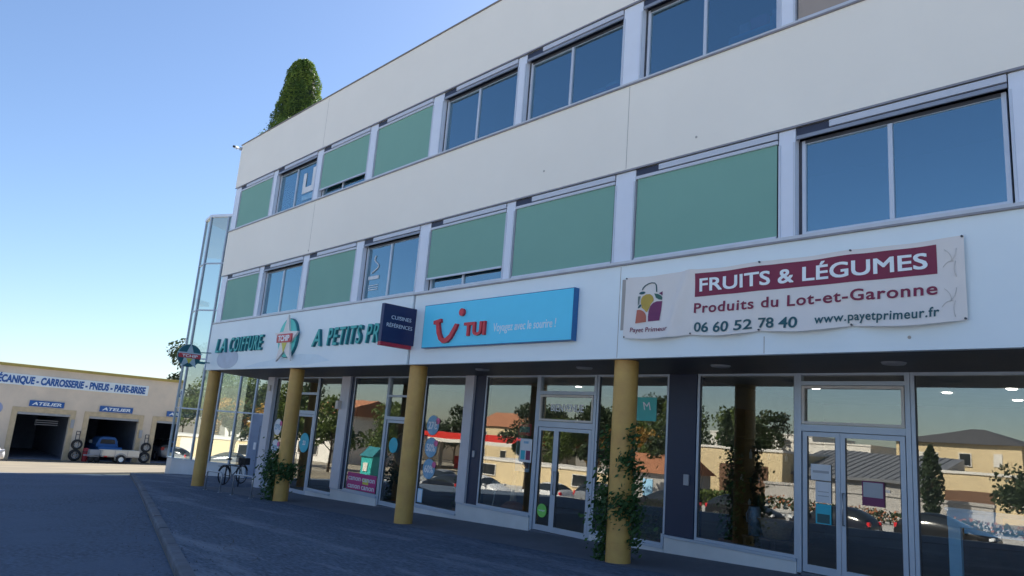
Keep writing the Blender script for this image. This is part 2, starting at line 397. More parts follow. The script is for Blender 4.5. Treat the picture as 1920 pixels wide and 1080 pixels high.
for xa, xb in ((-39.0, -36.5), (-36.5, -33.01), (-33, -30), (-30, -27), (-27, -26.01), (-25.99, -20), (-20, -14), (-14, -6), (-6, 3.4), (3.4, 13)):
    fa, fb = far(xa), far(xb); qa = [(xa, kin(min(xa, 3.4))), (xb, kin(min(xb, 3.4))), (xb, fb), (xa, fa)]
    t_ = [(x, y, gz(x, y)) for x, y in qa]; b.add(t_+[(x, y, z-.115) for x, y, z in t_], [(0, 1, 2, 3)]+([(0, 4, 5, 1)])+([(0, 3, 7, 4)] if xa < -38 else []))
b.build('pavement', 'asph_walk', kind='structure')
slab([(-26.6, 10.16), (13, 9.98), (13, 12.5), (-26.2, 12.5)], .004, 'walkway', 'strip')
# kerb stones as one strip with joints
b = MB()
nk = 40; x0k, x1k = -39.1, 3.4
for i in range(nk):
    xa = x0k+(x1k-x0k)*i/nk+.012; xb = x0k+(x1k-x0k)*(i+1)/nk-.012
    q = [(xa, kerbY(xa)), (xb, kerbY(xb)), (xb, kin(xb)), (xa, kin(xa))]
    zt = .012+random.uniform(-.006, .006)
    pr = [(0, -.14), (0, zt-.03), (.025, zt), (.16, zt+.002), (.16, -.14)]
    A_ = [Vector((xa, kerbY(xa)+d, gz(xa)+z)) for d, z in pr]; B_ = [Vector((xb, kerbY(xb)+d, gz(xb)+z)) for d, z in pr]
    b.add(A_+B_, [(0, 1, 2, 3, 4), (9, 8, 7, 6, 5)]+[(j, j+5, (j+1) % 5+5, (j+1) % 5) for j in range(5)])
b.build('kerb_strip', 'kerb', kind='structure')
b = MB()
for x0, y0, a in ((-13.5, 5.6, .3), (-17, 6.6, -.2), (-10.5, 6.8, 1.3), (-21, 8.0, .1)):
    x, y = x0, y0; pts = [(x, y)]
    for i in range(26):
        a += random.gauss(0, .28); a *= .97; x += .13*math.cos(a); y += .13*math.sin(a); pts.append((x, y))
    for (xa, ya), (xb, yb) in zip(pts, pts[1:]):
        w_ = random.uniform(.003, .009); nx, ny = -(yb-ya)/.13*w_, (xb-xa)/.13*w_
        b.add([(xa-nx, ya-ny, gz(xa)+.004), (xb-nx, yb-ny, gz(xb)+.004), (xb+nx, yb+ny, gz(xb)+.004), (xa+nx, ya+ny, gz(xa)+.004)], [(0, 1, 2, 3)])
b.build('pavement_crack', 'black', kind='structure')
# little broken stones and grit along the kerb
b = MB()
for i in range(420):
    x = random.uniform(-22, -6); side = random.random() < .5
    y = kerbY(x)-abs(random.gauss(0, .35))-.05 if side else kin(x)+abs(random.gauss(0, .5))
    z = gz(x)+(-.104 if side else .002); s_ = random.uniform(.006, .02)
    p = Vector((x, y, z)); b.add([p+Vector((s_, 0, 0)), p+Vector((-s_*.5, s_*.8, 0)), p+Vector((-s_*.5, -s_*.8, 0)), p+Vector((0, 0, s_*1.1))], [(0, 1, 3), (1, 2, 3), (2, 0, 3)])
b.build('grit', 'kerb', kind='stuff', label='pale grit and crumbs of stone strewn along the kerb', cat='grit')

# ---------------------------------------------------------------- office building
BX0, BX1, FY = -26.9, 6.0, 10.0
Z_SOF, Z_F1, Z_S1, Z_T1, Z_S2, Z_T2, Z_R = 1.45, 3.12, 3.20, 4.95, 6.70, 8.39, 10.12
bld = thing('office_building', 'cream and white three storey office block with shops under an overhang on ochre columns', 'building', (-12, 12, gz(-12)))
def P(b, name, m, label=None, bevel=0): return b.build(name, m, bld, label=label, bevel=bevel)
def panel(z0, z1, m, name, y=FY, x0=BX0, x1=BX1, t=.12): return P(box(x0, x1, y, y+t, z0, z1), name, m, bevel=.006)
panel(Z_T2, Z_R, 'cream', 'spandrel_panel'); panel(Z_T1, Z_S2-.07, 'cream', 'spandrel_panel')
panel(Z_SOF, Z_F1, 'white', 'fascia_panel', FY, -14.30, BX1); panel(Z_SOF, Z_F1+.0, 'white', 'fascia_panel', FY-.035, BX0, -14.345)
P(box(-14.36, -14.315, FY+.02, FY+.05, Z_SOF, Z_F1), 'joint_strip', 'sillm')
for x in (-20.2, -8.05):
    for z0, z1 in ((Z_T1+.02, Z_S2-.09), (Z_T2+.02, Z_R-.02)):
        P(box(x-.006, x+.006, FY-.002, FY+.01, z0, z1), 'panel_joint', 'joint')
P(box(-8.056, -8.044, FY-.002, FY+.01, Z_SOF+.02, Z_F1-.02), 'panel_joint', 'joint')
P(box(-5.3, -5.288, FY-.002, FY+.01, Z_SOF+.02, 1.72), 'panel_joint', 'joint')
P(box(-8.0, -7.88, FY-.004, FY+.02, 1.95, 2.86), 'bare_patch', 'joint', label='bare strip of old mounting plate on the white fascia')
P(box(BX0-.02, BX1, FY-.03, FY+.20, Z_R, Z_R+.03), 'roof_edge_trim', 'trim')
P(box(BX0-.02, BX1, FY-.035, FY+.24, Z_S2-.07, Z_S2-.045), 'sill', 'sillm'); P(box(BX0, BX1, FY-.015, FY+.24, Z_S2-.045, Z_S2), 'sill', 'sillw')
P(box(BX0-.02, BX1, FY-.05, FY+.24, Z_F1, Z_F1+.025), 'sill', 'sillm'); P(box(BX0, BX1, FY-.02, FY+.24, Z_F1+.025, Z_S1), 'sill', 'sillw')
P(box(BX0, BX1, FY-.003, FY+.02, Z_T1-.03, Z_T1), 'drip_edge', 'sillm'); P(box(BX0, BX1, FY-.003, FY+.02, Z_T2-.03, Z_T2), 'drip_edge', 'sillm')
for x, z in ((-6.56, 5.21), (-20.22, 5.04), (-3.3, 1.62), (-10.2, 5.4)): P(MB().prism(circ(.022, 10), (x, FY, z), X3, Z3, -Y3, .008), 'fixing', 'joint')
# end wall (slanted), back wall, roof, floors
E0, E1 = Vector((BX0, FY+.12, 0)), Vector((-32.0, 17.0, 0)); ed = (E1-E0).normalized(); en = Vector((-ed.y, ed.x, 0))
b = MB()
for z0, z1 in ((Z_SOF, Z_F1), (Z_T1, Z_S2-.05), (Z_T2, Z_R)): b.obox(E0+Z3*z0, ed, Z3, -en, (E1-E0).length, z1-z0, .15)
P(b, 'end_wall', 'cream')
b = MB()
for z0, z1 in ((Z_S1, Z_T1), (Z_S2, Z_T2)): b.obox(E0+Z3*z0-en*.1, ed, Z3, -en, (E1-E0).length, z1-z0, .1)
P(b, 'end_wall', 'pierw')
P(MB().prism([(BX0, FY+.2), (BX1, FY+.2), (BX1, 24), (-34, 24), (-32, 17)], (0, 0, 9.75), X3, Y3, Z3, .15), 'roof', 'trim')
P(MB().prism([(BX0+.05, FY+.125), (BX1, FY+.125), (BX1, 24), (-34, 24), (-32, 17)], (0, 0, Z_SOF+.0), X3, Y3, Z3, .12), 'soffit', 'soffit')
for z in (2.85, 6.3): P(MB().prism([(BX0, FY+.13), (BX1, FY+.13), (BX1, 23.8), (-33.8, 23.8), (-32, 17)], (0, 0, z), X3, Y3, Z3, .25), 'floor_slab', 'inup')
P(box(-34, BX1, 24, 24.2, -3, Z_R), 'back_wall', 'cream'); P(box(BX1, BX1+.2, FY, 24.2, -3, Z_R), 'side_wall', 'cream')
P(box(-31, BX1, 15.5, 15.6, 3.1, 9.7), 'office_partition', 'inup')
for x in (-20.35, -14.25, -8.1, -1.9): P(box(x-.08, x+.08, FY+.25, 15.5, 3.1, 9.7), 'office_partition', 'inup')
# soffit lamps
for x, y in ((-6.7, 11.15), (-3.9, 11.15), (-9.75, 11.1), (-12.9, 11.1)):
    P(MB().lathe([(0, 0), (.15, 0), (.17, .03)], (x, y, Z_SOF-.03), 20), 'soffit_lamp', 'lampoff')
# piers
WIN = [(-26.40, -23.65), (-23.33, -20.53), (-20.17, -17.45), (-17.07, -14.47), (-14.04, -11.31), (-11.04, -8.31), (-7.85, -5.10), (-4.83, -2.08), (-1.66, 1.1), (1.4, 4.1)]
edges = [BX0]+[e for w_ in WIN for e in w_]+[BX1]
for z0, z1 in ((Z_S1, Z_T1-.03), (Z_S2, Z_T2-.03)):
    for i in range(0, len(edges), 2):
        P(box(edges[i], edges[i+1], FY+.045, FY+.2, z0, z1), 'window_pier', 'pierw', bevel=.008)
        if i > 0: P(box(edges[i]+.001, edges[i]+.035, FY+.03, FY+.046, z0, z1-.22), 'guide_rail', 'alu')
        if i < len(edges)-2: P(box(edges[i+1]-.035, edges[i+1]-.001, FY+.03, FY+.046, z0, z1-.22), 'guide_rail', 'alu')
def up_window(x0, x1, z0, z1, state, gap=.32, fm='alu'):
    h = .21
    # screen cassette
    zc = z1-.03
    c = P(box(x0+.01, x1-.01, FY+.05, FY+.19, zc-.13, zc), 'screen_cassette', 'cassd')
    box(x0+(x1-x0)*.19, x1-.01, FY+.015, FY+.05, zc-.115, zc-.015).build('cassette_cover', 'cass', c)
    box(x0+.01, x1-.01, FY+.03, FY+.06, zc-.19, zc-.135).build('cassette_rail', 'aludark' if state == 'open' else 'cass', c)
    zt = zc-.19
    if state != 'full':
        y = FY+.15; fr = MB(); t = .055
        fr.box(x0+.05, x0+.05+t, y, y+.06, z0+.03, zt); fr.box(x1-.05-t, x1-.05, y, y+.06, z0+.03, zt)
        fr.box(x0+.05+t, x1-.05-t, y, y+.06, z0+.03, z0+.03+t); fr.box(x0+.05+t, x1-.05-t, y, y+.06, zt-t, zt)
        xm = (x0+x1)/2-.06
        fr.box(xm-.03, xm+.03, y-.012, y+.05, z0+.03+t, zt-t)
        f = P(fr, 'window', fm)
        MB().box(x0+.05+t, xm-.03, y+.035, y+.041, z0+.03+t, zt-t).build('pane', 'gl_up', f)
        MB().box(xm+.03, x1-.05-t, y+.020, y+.026, z0+.03+t, zt-t).build('pane', 'gl_up', f)
        g = MB()
        g.box(x0+.05+t, x1-.05-t, y-.008, y-.001, zt-.05, zt); g.box(x0, x0+.05, y, y+.06, z0+.0, zt)
        g.build('gasket', 'framed', f)
    else:
        P(box(x0+.03, x1-.03, FY+.14, FY+.2, z0, zt), 'window_board', 'framed')
    if state != 'open':
        zb = z0+.045 if state in ('full', 'brown') else z0+gap
        s = MB(); nx = 14
        vs = []
        for i in range(nx+1):
            x = x0+.036+(x1-x0-.072)*i/nx
            vs += [(x, FY+.062+.004*math.sin(i*1.3), zb), (x, FY+.066, zt+.05)]
        s.add(vs, [(2*i, 2*i+2, 2*i+3, 2*i+1) for i in range(nx)], True)
        sc_ = P(s, 'roller_screen', 'brownscr' if state == 'brown' else 'green')
        box(x0+.036, x1-.036, FY+.04, FY+.08, zb-.035, zb+.005).build('bottom_bar', 'alu', sc_)
row1 = ['full', 'open', 'full', 'open', 'part', 'full', 'full', 'open', 'open', 'full']
row2 = ['full', 'open', 'part', 'full', 'open', 'open', 'open', 'brown', 'open', 'open']
for i, (a, c) in enumerate(WIN):
    up_window(a, c, Z_S1, Z_T1, row1[i]); up_window(a, c, Z_S2, Z_T2, row2[i], .30)

# ---- columns
for x in (-8.1, -14.37, -20.56, -27.03):
    g = gz(x); yc = 10.35
    if x < -27: yc = 10.38
    c = P(MB().lathe([(.215, g-.05), (.215, Z_SOF+.0)], (x, yc, 0), 36), 'column', 'column')
    for z in (g+.33, g+1.62): MB().lathe([(.2145, z-.008), (.219, z-.004), (.219, z+.004), (.2145, z+.008)], (x, yc, 0), 36).build('column_band', 'column', c)
# ---- shop fronts on the plane Y = 12.4
SY = 12.4
def plinth(x0, x1, zt, sill=True):
    zb = gz(x0)-.1
    P(box(x0, x1, SY-.05, SY+.2, zb, zt-.05), 'shop_plinth', 'basew', bevel=.006)
    P(box(x0, x1, SY-.075, SY+.2, zt-.05, zt), 'window_sill', 'frame', bevel=.004)
def shop_window(x0, x1, z0, z1=1.45, t=.05, mulls=(), lip=True):
    y = SY; fr = MB()
    fr.box(x0, x0+t, y-.02, y+.06, z0, z1); fr.box(x1-t, x1, y-.02, y+.06, z0, z1)
    fr.box(x0+t, x1-t, y-.02, y+.06, z0, z0+t); fr.box(x0+t, x1-t, y-.02, y+.06, z1-t*.8, z1)
    f = P(fr, 'shop_window', 'frame', bevel=.003)
    MB().box(x0+t, x1-t, y+.018, y+.026, z0+t, z1-t*.8).build('pane', 'gl_shop', f)
    g = MB(); q = .014
    g.box(x0+t, x0+t+q, y-.004, y+.016, z0+t, z1-t*.8); g.box(x1-t-q, x1-t, y-.004, y+.016, z0+t, z1-t*.8); g.box(x0+t+q, x1-t-q, y-.004, y+.016, z0+t, z0+t+q)
    g.build('gasket', 'framed', f); return f
def leaf(b, g, pn, x0, x1, z0, z1, y, t=.075, bot=.12):
    b.box(x0, x0+t, y, y+.05, z0, z1); b.box(x1-t, x1, y, y+.05, z0, z1); b.box(x0+t, x1-t, y, y+.05, z0, z0+bot); b.box(x0+t, x1-t, y, y+.05, z1-t, z1)
    pn.append((x0+t, x1-t, z0+bot, z1-t, y+.022))
    g.box(x0+t, x0+t+.012, y+.004, y+.02, z0+bot, z1-t); g.box(x1-t-.012, x1-t, y+.004, y+.02, z0+bot, z1-t)
def shop_door(x0, x1, z0, bars, split, vent=True, side=None):
    """bars: [(z_low, z_high)] of horizontal members from the top; split: x of the leaf joint(s)"""
    y = SY; fr = MB(); g = MB(); pn = []
    t = .075
    fr.box(x0, x0+t, y-.03, y+.07, z0, 1.45); fr.box(x1-t, x1, y-.03, y+.07, z0, 1.45)
    fr.box(x0+t, x1-t, y-.03, y+.07, 1.41, 1.45)
    zt = 1.41
    for i, (a, c) in enumerate(bars):
        fr.box(x0+t, x1-t, y-.03, y+.07, a, c); pn.append((x0+t, x1-t, c, zt, y+.03)); zt = a
    d = P(fr, 'shop_door', 'frame', bevel=.003)
    if vent:
        a, c = bars[-1][1], bars[-2][0]; v = MB(); q = .045
        v.box(x0+t+.01, x0+t+.01+q, y-.035, y+.02, a+.01, c-.01); v.box(x1-t-.01-q, x1-t-.01, y-.035, y+.02, a+.01, c-.01)
        v.box(x0+t+.01+q, x1-t-.01-q, y-.035, y+.02, a+.01, a+.01+q); v.box(x0+t+.01+q, x1-t-.01-q, y-.035, y+.02, c-.01-q, c-.01)
        v.build('transom_frame', 'creamfr', d)
    lf = MB(); xs_ = [x0+t+.01]+list(split)+[x1-t-.01]
    for i in range(len(xs_)-1): leaf(lf, g, pn, xs_[i]+.006, xs_[i+1]-.006, z0+.03, zt-.01, y-.02 if i else y-.005)
    lf.build('door_leaf', 'frame', d); g.build('gasket', 'framed', d)
    for q in pn: MB().box(q[0], q[1], q[4], q[4]+.007, q[2], q[3]).build('pane', 'gl_shop', d)
    xh = split[-1]+.055
    MB().tube([(xh, y-.02, z0+.85), (xh, y-.075, z0+.85), (xh, y-.075, z0+1.35), (xh, y-.02, z0+1.35)], .013, 8).build('handle', 'steel', d)
    box(x0+t, x1-t, y-.05, y+.06, z0-.1, z0+.02).build('threshold', 'strip', d)
    return d
# from right to left
plinth(-4.10, 3.5, -1.66); shop_window(-4.10, 0.2, -1.66, t=.06); shop_window(.2, 3.5, -1.66)
shop_door(-5.93, -4.105, gz(-5), [(1.24, 1.31), (.46, .57)], [-5.20])
plinth(-8.58, -5.935, -1.65); shop_window(-7.93, -5.935, -1.65)
P(box(-8.58, -7.94, SY-.04, SY+.25, -1.65, 1.45), 'pillar', 'slate', bevel=.01)
plinth(-10.46, -8.585, -1.87); shop_window(-10.46, -8.585, -1.87)
P(box(-8.645, -8.585, SY-.06, SY-.03, -1.9, -1.64), 'sill_end', 'frame')
shop_door(-12.28, -10.47, gz(-11.4), [(1.0, 1.08), (.25, .38)], [-11.62])
plinth(-14.93, -12.285, -1.77); shop_window(-14.19, -12.285, -1.77)
P(box(-14.93, -14.58, SY-.10, SY+.2, -1.77, 1.45), 'post', 'post', bevel=.006)
P(box(-14.58, -14.195, SY-.03, SY+.2, -1.77, 1.45), 'pillar', 'slate', bevel=.006)
plinth(-16.77, -14.935, -2.07); shop_window(-16.77, -14.935, -2.07)
shop_door(-18.62, -16.775, gz(-17.7), [(.84, .90), (.17, .27)], [-17.35], vent=False)
plinth(-21.25, -18.625, -2.06); shop_window(-20.58, -18.625, -2.06)
P(box(-21.25, -20.72, SY-.10, SY+.2, -2.06, 1.45), 'post', 'post', bevel=.006); P(box(-20.715, -20.585, SY-.03, SY+.2, -2.06, 1.45), 'pillar', 'slate')
plinth(-22.86, -21.255, -2.28); shop_window(-22.86, -21.255, -2.28)
shop_door(-24.95, -22.865, gz(-24), [(.84, .92), (.17, .29)], [-24.1], vent=False)
plinth(-26.1, -24.955, -2.42); shop_window(-26.1, -24.955, -2.42)
P(box(-26.66, -26.12, SY-.12, SY+.2, gz(-26.4)-.1, 1.45), 'post', 'post', bevel=.006)
P(MB().obox((-26.66, SY-.1, gz(-28)-.3), ed, Z3, -en, 6.6, 1.44-gz(-28)+.3, .12), 'end_wall', 'post')
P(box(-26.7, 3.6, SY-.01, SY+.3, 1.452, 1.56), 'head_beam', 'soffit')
# small fittings on the shop front
P(box(-8.16, -8.05, SY-.075, SY-.04, -.68, -.48), 'door_bell', 'smallg'); P(box(-14.46, -14.38, SY-.06, SY-.03, -.62, -.46), 'door_bell', 'smallg')
P(box(-21.25, -21.10, SY-.24, SY-.10, .40, .66), 'alarm_box', 'creamfr'); P(box(-26.45, -26.3, SY-.2, SY-.12, .92, 1.14), 'alarm_box', 'creamfr')
# interiors of the shops
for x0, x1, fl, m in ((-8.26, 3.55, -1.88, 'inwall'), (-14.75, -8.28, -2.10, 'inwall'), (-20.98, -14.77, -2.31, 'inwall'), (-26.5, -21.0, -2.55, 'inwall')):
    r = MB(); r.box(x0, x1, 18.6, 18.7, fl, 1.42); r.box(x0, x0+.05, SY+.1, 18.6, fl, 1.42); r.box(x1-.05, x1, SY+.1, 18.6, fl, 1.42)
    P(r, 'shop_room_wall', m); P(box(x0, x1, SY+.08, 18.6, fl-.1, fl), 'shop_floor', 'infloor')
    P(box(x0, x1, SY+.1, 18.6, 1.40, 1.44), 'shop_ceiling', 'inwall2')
for x, y in ((-5.3, 14.2), (-4.4, 15.2), (-3.2, 14.4), (-2.6, 15.6), (-6.6, 14.6), (-3.6, 16.6), (-11.2, 14.5), (-13, 14.6)):
    P(MB().lathe([(0, 0), (.07, 0), (.085, .015)], (x, y, 1.383), 14), 'downlight', 'lampd')

# ---------------------------------------------------------------- signs on the fascia
def tt(s, name, m, par, p, fr, wd, cap, **k):
    for q in text(s, p, fr, wd, cap, split=True, **k): q.build(name, m, par)
sg = thing('fascia_sign', 'sky blue oblong travel agency sign with red smile emblem and white slogan', 'sign', (-11.35, 9.9, 1.8))
P2 = lambda b, name, m, par, **k: b.build(name, m, par, **k)
P2(box(-13.69, -9.02, 9.87, 9.995, 1.80, 2.80), 'sign_panel', 'skyside', sg)
P2(box(-13.67, -9.04, 9.862, 9.869, 1.815, 2.785), 'sign_face', 'sky', sg)
sm = [(-13.23, 2.40), (-12.97, 2.44), (-12.95, 2.36), (-13.02, 2.345), (-12.95, 2.12), (-12.86, 2.00), (-12.76, 1.985), (-12.62, 2.06), (-12.44, 2.30), (-12.35, 2.285),
      (-12.40, 2.17), (-12.55, 1.97), (-12.68, 1.89), (-12.84, 1.88), (-12.98, 1.96), (-13.08, 2.12), (-13.13, 2.33), (-13.22, 2.32)]
P2(MB().prism(sm, (0, 9.862, 0), X3, Z3, -Y3, .06), 'smile_emblem', 'redL', sg)
P2(MB().prism(circ(.085), (-12.25, 9.862, 2.54), X3, Z3, -Y3, .06), 'smile_dot', 'redL', sg)
tt('TUI', 'lettering', 'redL', sg, (-12.14, 9.862, 2.02), FAC, .70, .28, depth=.05, bold=.035)
tt('Voyagez avec le sourire !', 'slogan', 'whL', sg, (-11.22, 9.862, 2.07), FAC, 1.78, .17, depth=.004, bold=.008, shear=.1)

sg = thing('blade_sign', 'navy square projecting sign with white lettering and red lower strip', 'sign', (-14.25, 9.65, 1.87))
P2(box(-14.31, -14.19, 9.08, 10.0, 1.88, 2.77), 'sign_box', 'navy', sg, bevel=.008)
P2(box(-14.31, -14.19, 9.075, 9.94, 1.79, 1.875), 'lower_strip', 'redstrip', sg, bevel=.005)
tt('CUISINES', 'lettering', 'whL', sg, (-14.188, 9.30, 2.43), GAR, .56, .085, depth=.003)
tt('RÉFÉRENCES', 'lettering', 'whL', sg, (-14.188, 9.19, 2.24), GAR, .72, .085, depth=.003)

def wording(label, parts, z, cap):
    o = thing('wall_lettering', label, 'lettering', (parts[0][1], 9.96, z))
    for t, x0, x1 in parts:
        text(t, (x0+.012, 9.962, z), FAC, x1-x0, cap, depth=.07, bold=.012, shear=.2, spacing=1.22).build('lettering', 'tealside', o)
        text(t, (x0, 9.888, z), FAC, x1-x0, cap, depth=.012, bold=.006, shear=.2, spacing=1.22).build('letter_faces', 'teal', o)
wording('raised teal italic words LA COIFFURE on the white fascia, left of the oval star sign', (('LA', -26.05, -25.15), ('COIFFURE', -24.85, -22.30)), 2.05, .48)
wording('raised teal italic words A PETITS PRI partly behind the navy blade sign', (('A', -19.02, -18.52), ('PETITS', -18.16, -16.40), ('PRIX', -16.18, -14.9)), 2.03, .48)
# oval star sign
o = thing('star_sign', 'teal disc sign with white star and red name band between the two teal wordings', 'sign', (-20.56, 9.96, 2.3))
c0 = (-20.56, 9.964, 2.34)
P2(MB().prism(circ(.60, 40), c0, X3, Z3, -Y3, .08), 'disc_edge', 'tealside', o); P2(MB().prism(circ(.58, 40), (c0[0], 9.883, c0[2]), X3, Z3, -Y3, .012), 'disc', 'tealf', o)
P2(MB().prism(star(.78, .42), (c0[0]+.02, 9.868, c0[2]-.08), X3, Z3, -Y3, .06), 'star', 'starw', o)
P2(MB().prism([(-.16, 0), (.16, 0), (0, -.30)], (c0[0], 9.806, c0[2]-.16), X3, Z3, -Y3, .01), 'yellow_triangle', 'yel', o)
P2(MB().prism([(x*.46+sx*.0, y) for x, y in [(-1, -.13), (1, -.13), (1.06, 0), (1, .13), (-1, .13), (-1.06, 0)] for sx in (0,)], (c0[0]-.0, 9.807, c0[2]-.02), X3, Z3, -Y3, .04), 'name_band', 'starred', o, bevel=.01)
tt('TCHIP', 'lettering', 'whiteS', o, (c0[0]-.36, 9.766, c0[2]-.105), FAC, .72, .17, depth=.006, bold=.03)
# wiped grey area under the star and round bare patch
b = MB().prism([(-23.6, 1.50), (-22.6, 1.64), (-21.7, 1.70), (-21.1, 1.80), (-20.7, 1.72), (-19.8, 1.85), (-18.7, 1.80), (-18.0, 1.62), (-19.6, 1.50)], (0, 9.9645, 0), X3, Z3, -Y3, .002)
P(b, 'wiped_stain', 'stain')
b = MB().prism(circ(.34, 32, rx=.90), (-25.05, 9.9645, 1.82), X3, Z3, -Y3, .012)
b.build('round_plate', mat('plate_blue_grey', (.50, .58, .70), .4), None, 'pale blue grey round plate on the fascia below the teal words', 'plate')
# projecting round star sign at the corner
o = thing('projecting_sign', 'round dark teal projecting sign with pale star and red band at the building corner', 'sign', (-26.6, 9.22, 1.87))
U = GAR
P2(MB().prism(circ(.40, 36), (-26.66, 9.22, 1.87), Y3, Z3, X3, .10), 'disc', 'teald', o)
P2(MB().prism(star(.46, .42), (-26.558, 9.22, 1.83), Y3, Z3, X3, .02), 'star', 'starw2', o)
P2(MB().prism([(-.36, -.075), (.36, -.075), (.39, 0), (.36, .075), (-.36, .075), (-.39, 0)], (-26.537, 9.22, 1.86), Y3, Z3, X3, .012), 'name_band', 'starred', o)
P2(MB().prism([(-.11, 0), (.11, 0), (0, -.18)], (-26.537, 9.22, 1.77), Y3, Z3, X3, .008), 'yellow_triangle', 'yel', o)
tt('TCHIP', 'lettering', 'whiteS', o, (-26.524, 8.95, 1.815), GAR, .54, .09, depth=.004, bold=.02)
b = MB(); b.tube([(-26.6, 9.55, 2.02), (-26.6, 9.97, 2.06)], .018); b.tube([(-26.6, 9.58, 1.70), (-26.6, 9.97, 1.70)], .018); b.box(-26.63, -26.57, 9.57, 9.80, 1.63, 1.69)
P2(b, 'arm', 'tealside', o)
# banner
def bz(x):
    gs = [-7.88, -6.53, -5.35, -4.0, -2.62]
    for a, c in zip(gs, gs[1:]):
        if a <= x <= c: return math.sin(math.pi*(x-a)/(c-a))
    return 0
def bwarp(p):
    t = (p.z-1.80)/1.07; s_ = bz(p.x)
    y = p.y-.012-.10*s_*(1-t)**3-.015*s_*t**2-.016*math.sin(p.x*9+p.z*5)*(.3+.7*abs(t-.5))-.022*2.6*math.exp(-((p.x+6.75-.35*(t-.5))/.10)**2)
    z = p.z-.05*s_*(1-t)**3-.025*s_*t**4
    return Vector((p.x, y, z))
BXa, BXb, BZa, BZb = -7.89, -2.62, 1.80, 2.87
def sheet(x0, x1, z0, z1, nx, nz, y):
    vs = [bwarp(Vector((x0+(x1-x0)*i/nx, y, z0+(z1-z0)*j/nz))) for j in range(nz+1) for i in range(nx+1)]
    return MB().add(vs, [(j*(nx+1)+i, j*(nx+1)+i+1, (j+1)*(nx+1)+i+1, (j+1)*(nx+1)+i) for j in range(nz) for i in range(nx)], True)
o = thing('banner', 'long rippled vinyl greengrocer banner with burgundy title block and fruit bag logo', 'banner', (-5.25, 9.95, 1.8))
P2(sheet(BXa, BXb, BZa, BZb, 120, 24, 9.96), 'vinyl_sheet', 'banner', o)
P2(sheet(-6.47, -2.93, 2.41, 2.80, 80, 8, 9.955), 'title_block', 'burg', o)
W = lambda s, m, p, wd, cap, **k: tt(s, 'lettering', m, o, (p[0], 9.950, p[1]), FAC, wd, cap, depth=.002, warp=bwarp, **k)
W('FRUITS & LÉGUMES', 'whiteS', (-6.38, 2.49), 3.33, .205, fat=.035)
W('Produits du Lot-et-Garonne', 'burg', (-6.47, 2.15), 3.54, .155, bold=.018, spacing=1.1)
W('06 60 52 78 40', 'bteal', (-6.45, 1.85), 1.72, .145, bold=.018)
W('www.payetprimeur.fr', 'bteal', (-4.48, 1.88), 1.57, .115, bold=.015, spacing=1.08)
W('Payet Primeur', 'burg', (-7.72, 1.905), .80, .075, bold=.004, spacing=1.05)
def L(poly, m, nm='logo_shape'):
    v = [bwarp(Vector((-7.84+a*.00112, 9.951, 2.83-c*.00112))) for a, c in poly]
    MB().add(v, [tuple(range(len(v)))]).build(nm, m, o)
def ell(cx, cy, rx_, ry_, a=0, n=20): return [(cx+rx_*math.cos(2*math.pi*i/n)*math.cos(R(a))-ry_*math.sin(2*math.pi*i/n)*math.sin(R(a)), cy+rx_*math.cos(2*math.pi*i/n)*math.sin(R(a))+ry_*math.sin(2*math.pi*i/n)*math.cos(R(a))) for i in range(n)]
LX = lambda pts: [((x-60)*1.09+40, (y-50)*.88) for x, y in pts]
L(LX([(200, 840), (215, 610)]+[(240+155*math.sin(R(a)), 765-157*math.cos(R(a))) for a in range(5, 86, 8)]+[(400, 825)]), 'bcoral')
L(LX([(280, 470), (285, 420), (310, 375), (370, 345), (430, 345), (475, 385), (497, 440), (497, 470), (455, 525), (430, 600), (400, 660), (380, 655), (345, 610), (300, 580), (300, 530), (285, 510)]), 'bgold')
L(LX([(435, 820), (425, 730), (430, 640), (450, 560), (490, 510), (550, 485), (640, 490), (632, 650), (622, 815)]), 'bplum')
L(LX([(225, 370), (275, 370), (255, 450), (250, 510), (228, 530)]), 'bgrey'); L(LX(ell(300, 315, 54, 26, -5)), 'bteal')
L(LX(ell(262, 550, 42, 20, -50)), 'bteal'); L(LX([(500, 340), (560, 355), (620, 395), (638, 430), (635, 468), (580, 455), (530, 420)]), 'bgreen'); L(LX([(575, 345), (638, 318), (638, 390)]), 'bplum')
hp = LX([(303, 262), (312, 225), (345, 185), (400, 152), (450, 140), (500, 150), (527, 190), (535, 260), (538, 318)])
hv = [bwarp(Vector((-7.84+a*.00112, 9.949, 2.83-c*.00112))) for a, c in hp]
MB().tube(hv, .009, 6).build('bag_handle', 'bteal', o)
b = MB()
for cx, cz, k in ((-2.78, 2.55, 0), (-2.80, 2.05, 1)):
    for i in range(5):
        a = R(20+i*72); pts = [bwarp(Vector((cx+math.cos(a+t*.6)*.13*t+.02*i, 9.951, cz+math.sin(a+t*.6)*.2*t))) for t in (0, .25, .5, .75, 1)]
        if all(q.x < -2.64 for q in pts): b.tube(pts, .004, 5)
b.build('line_drawing', 'bline', o)
b = MB()
for x in (-7.86, -6.53, -5.35, -4.0, -2.64):
    for z in (1.815, 2.855): b.tube([(x, 9.925, z), (x, 9.95, z)], .014, 8)
b.build('grommet', 'dsteel', o)

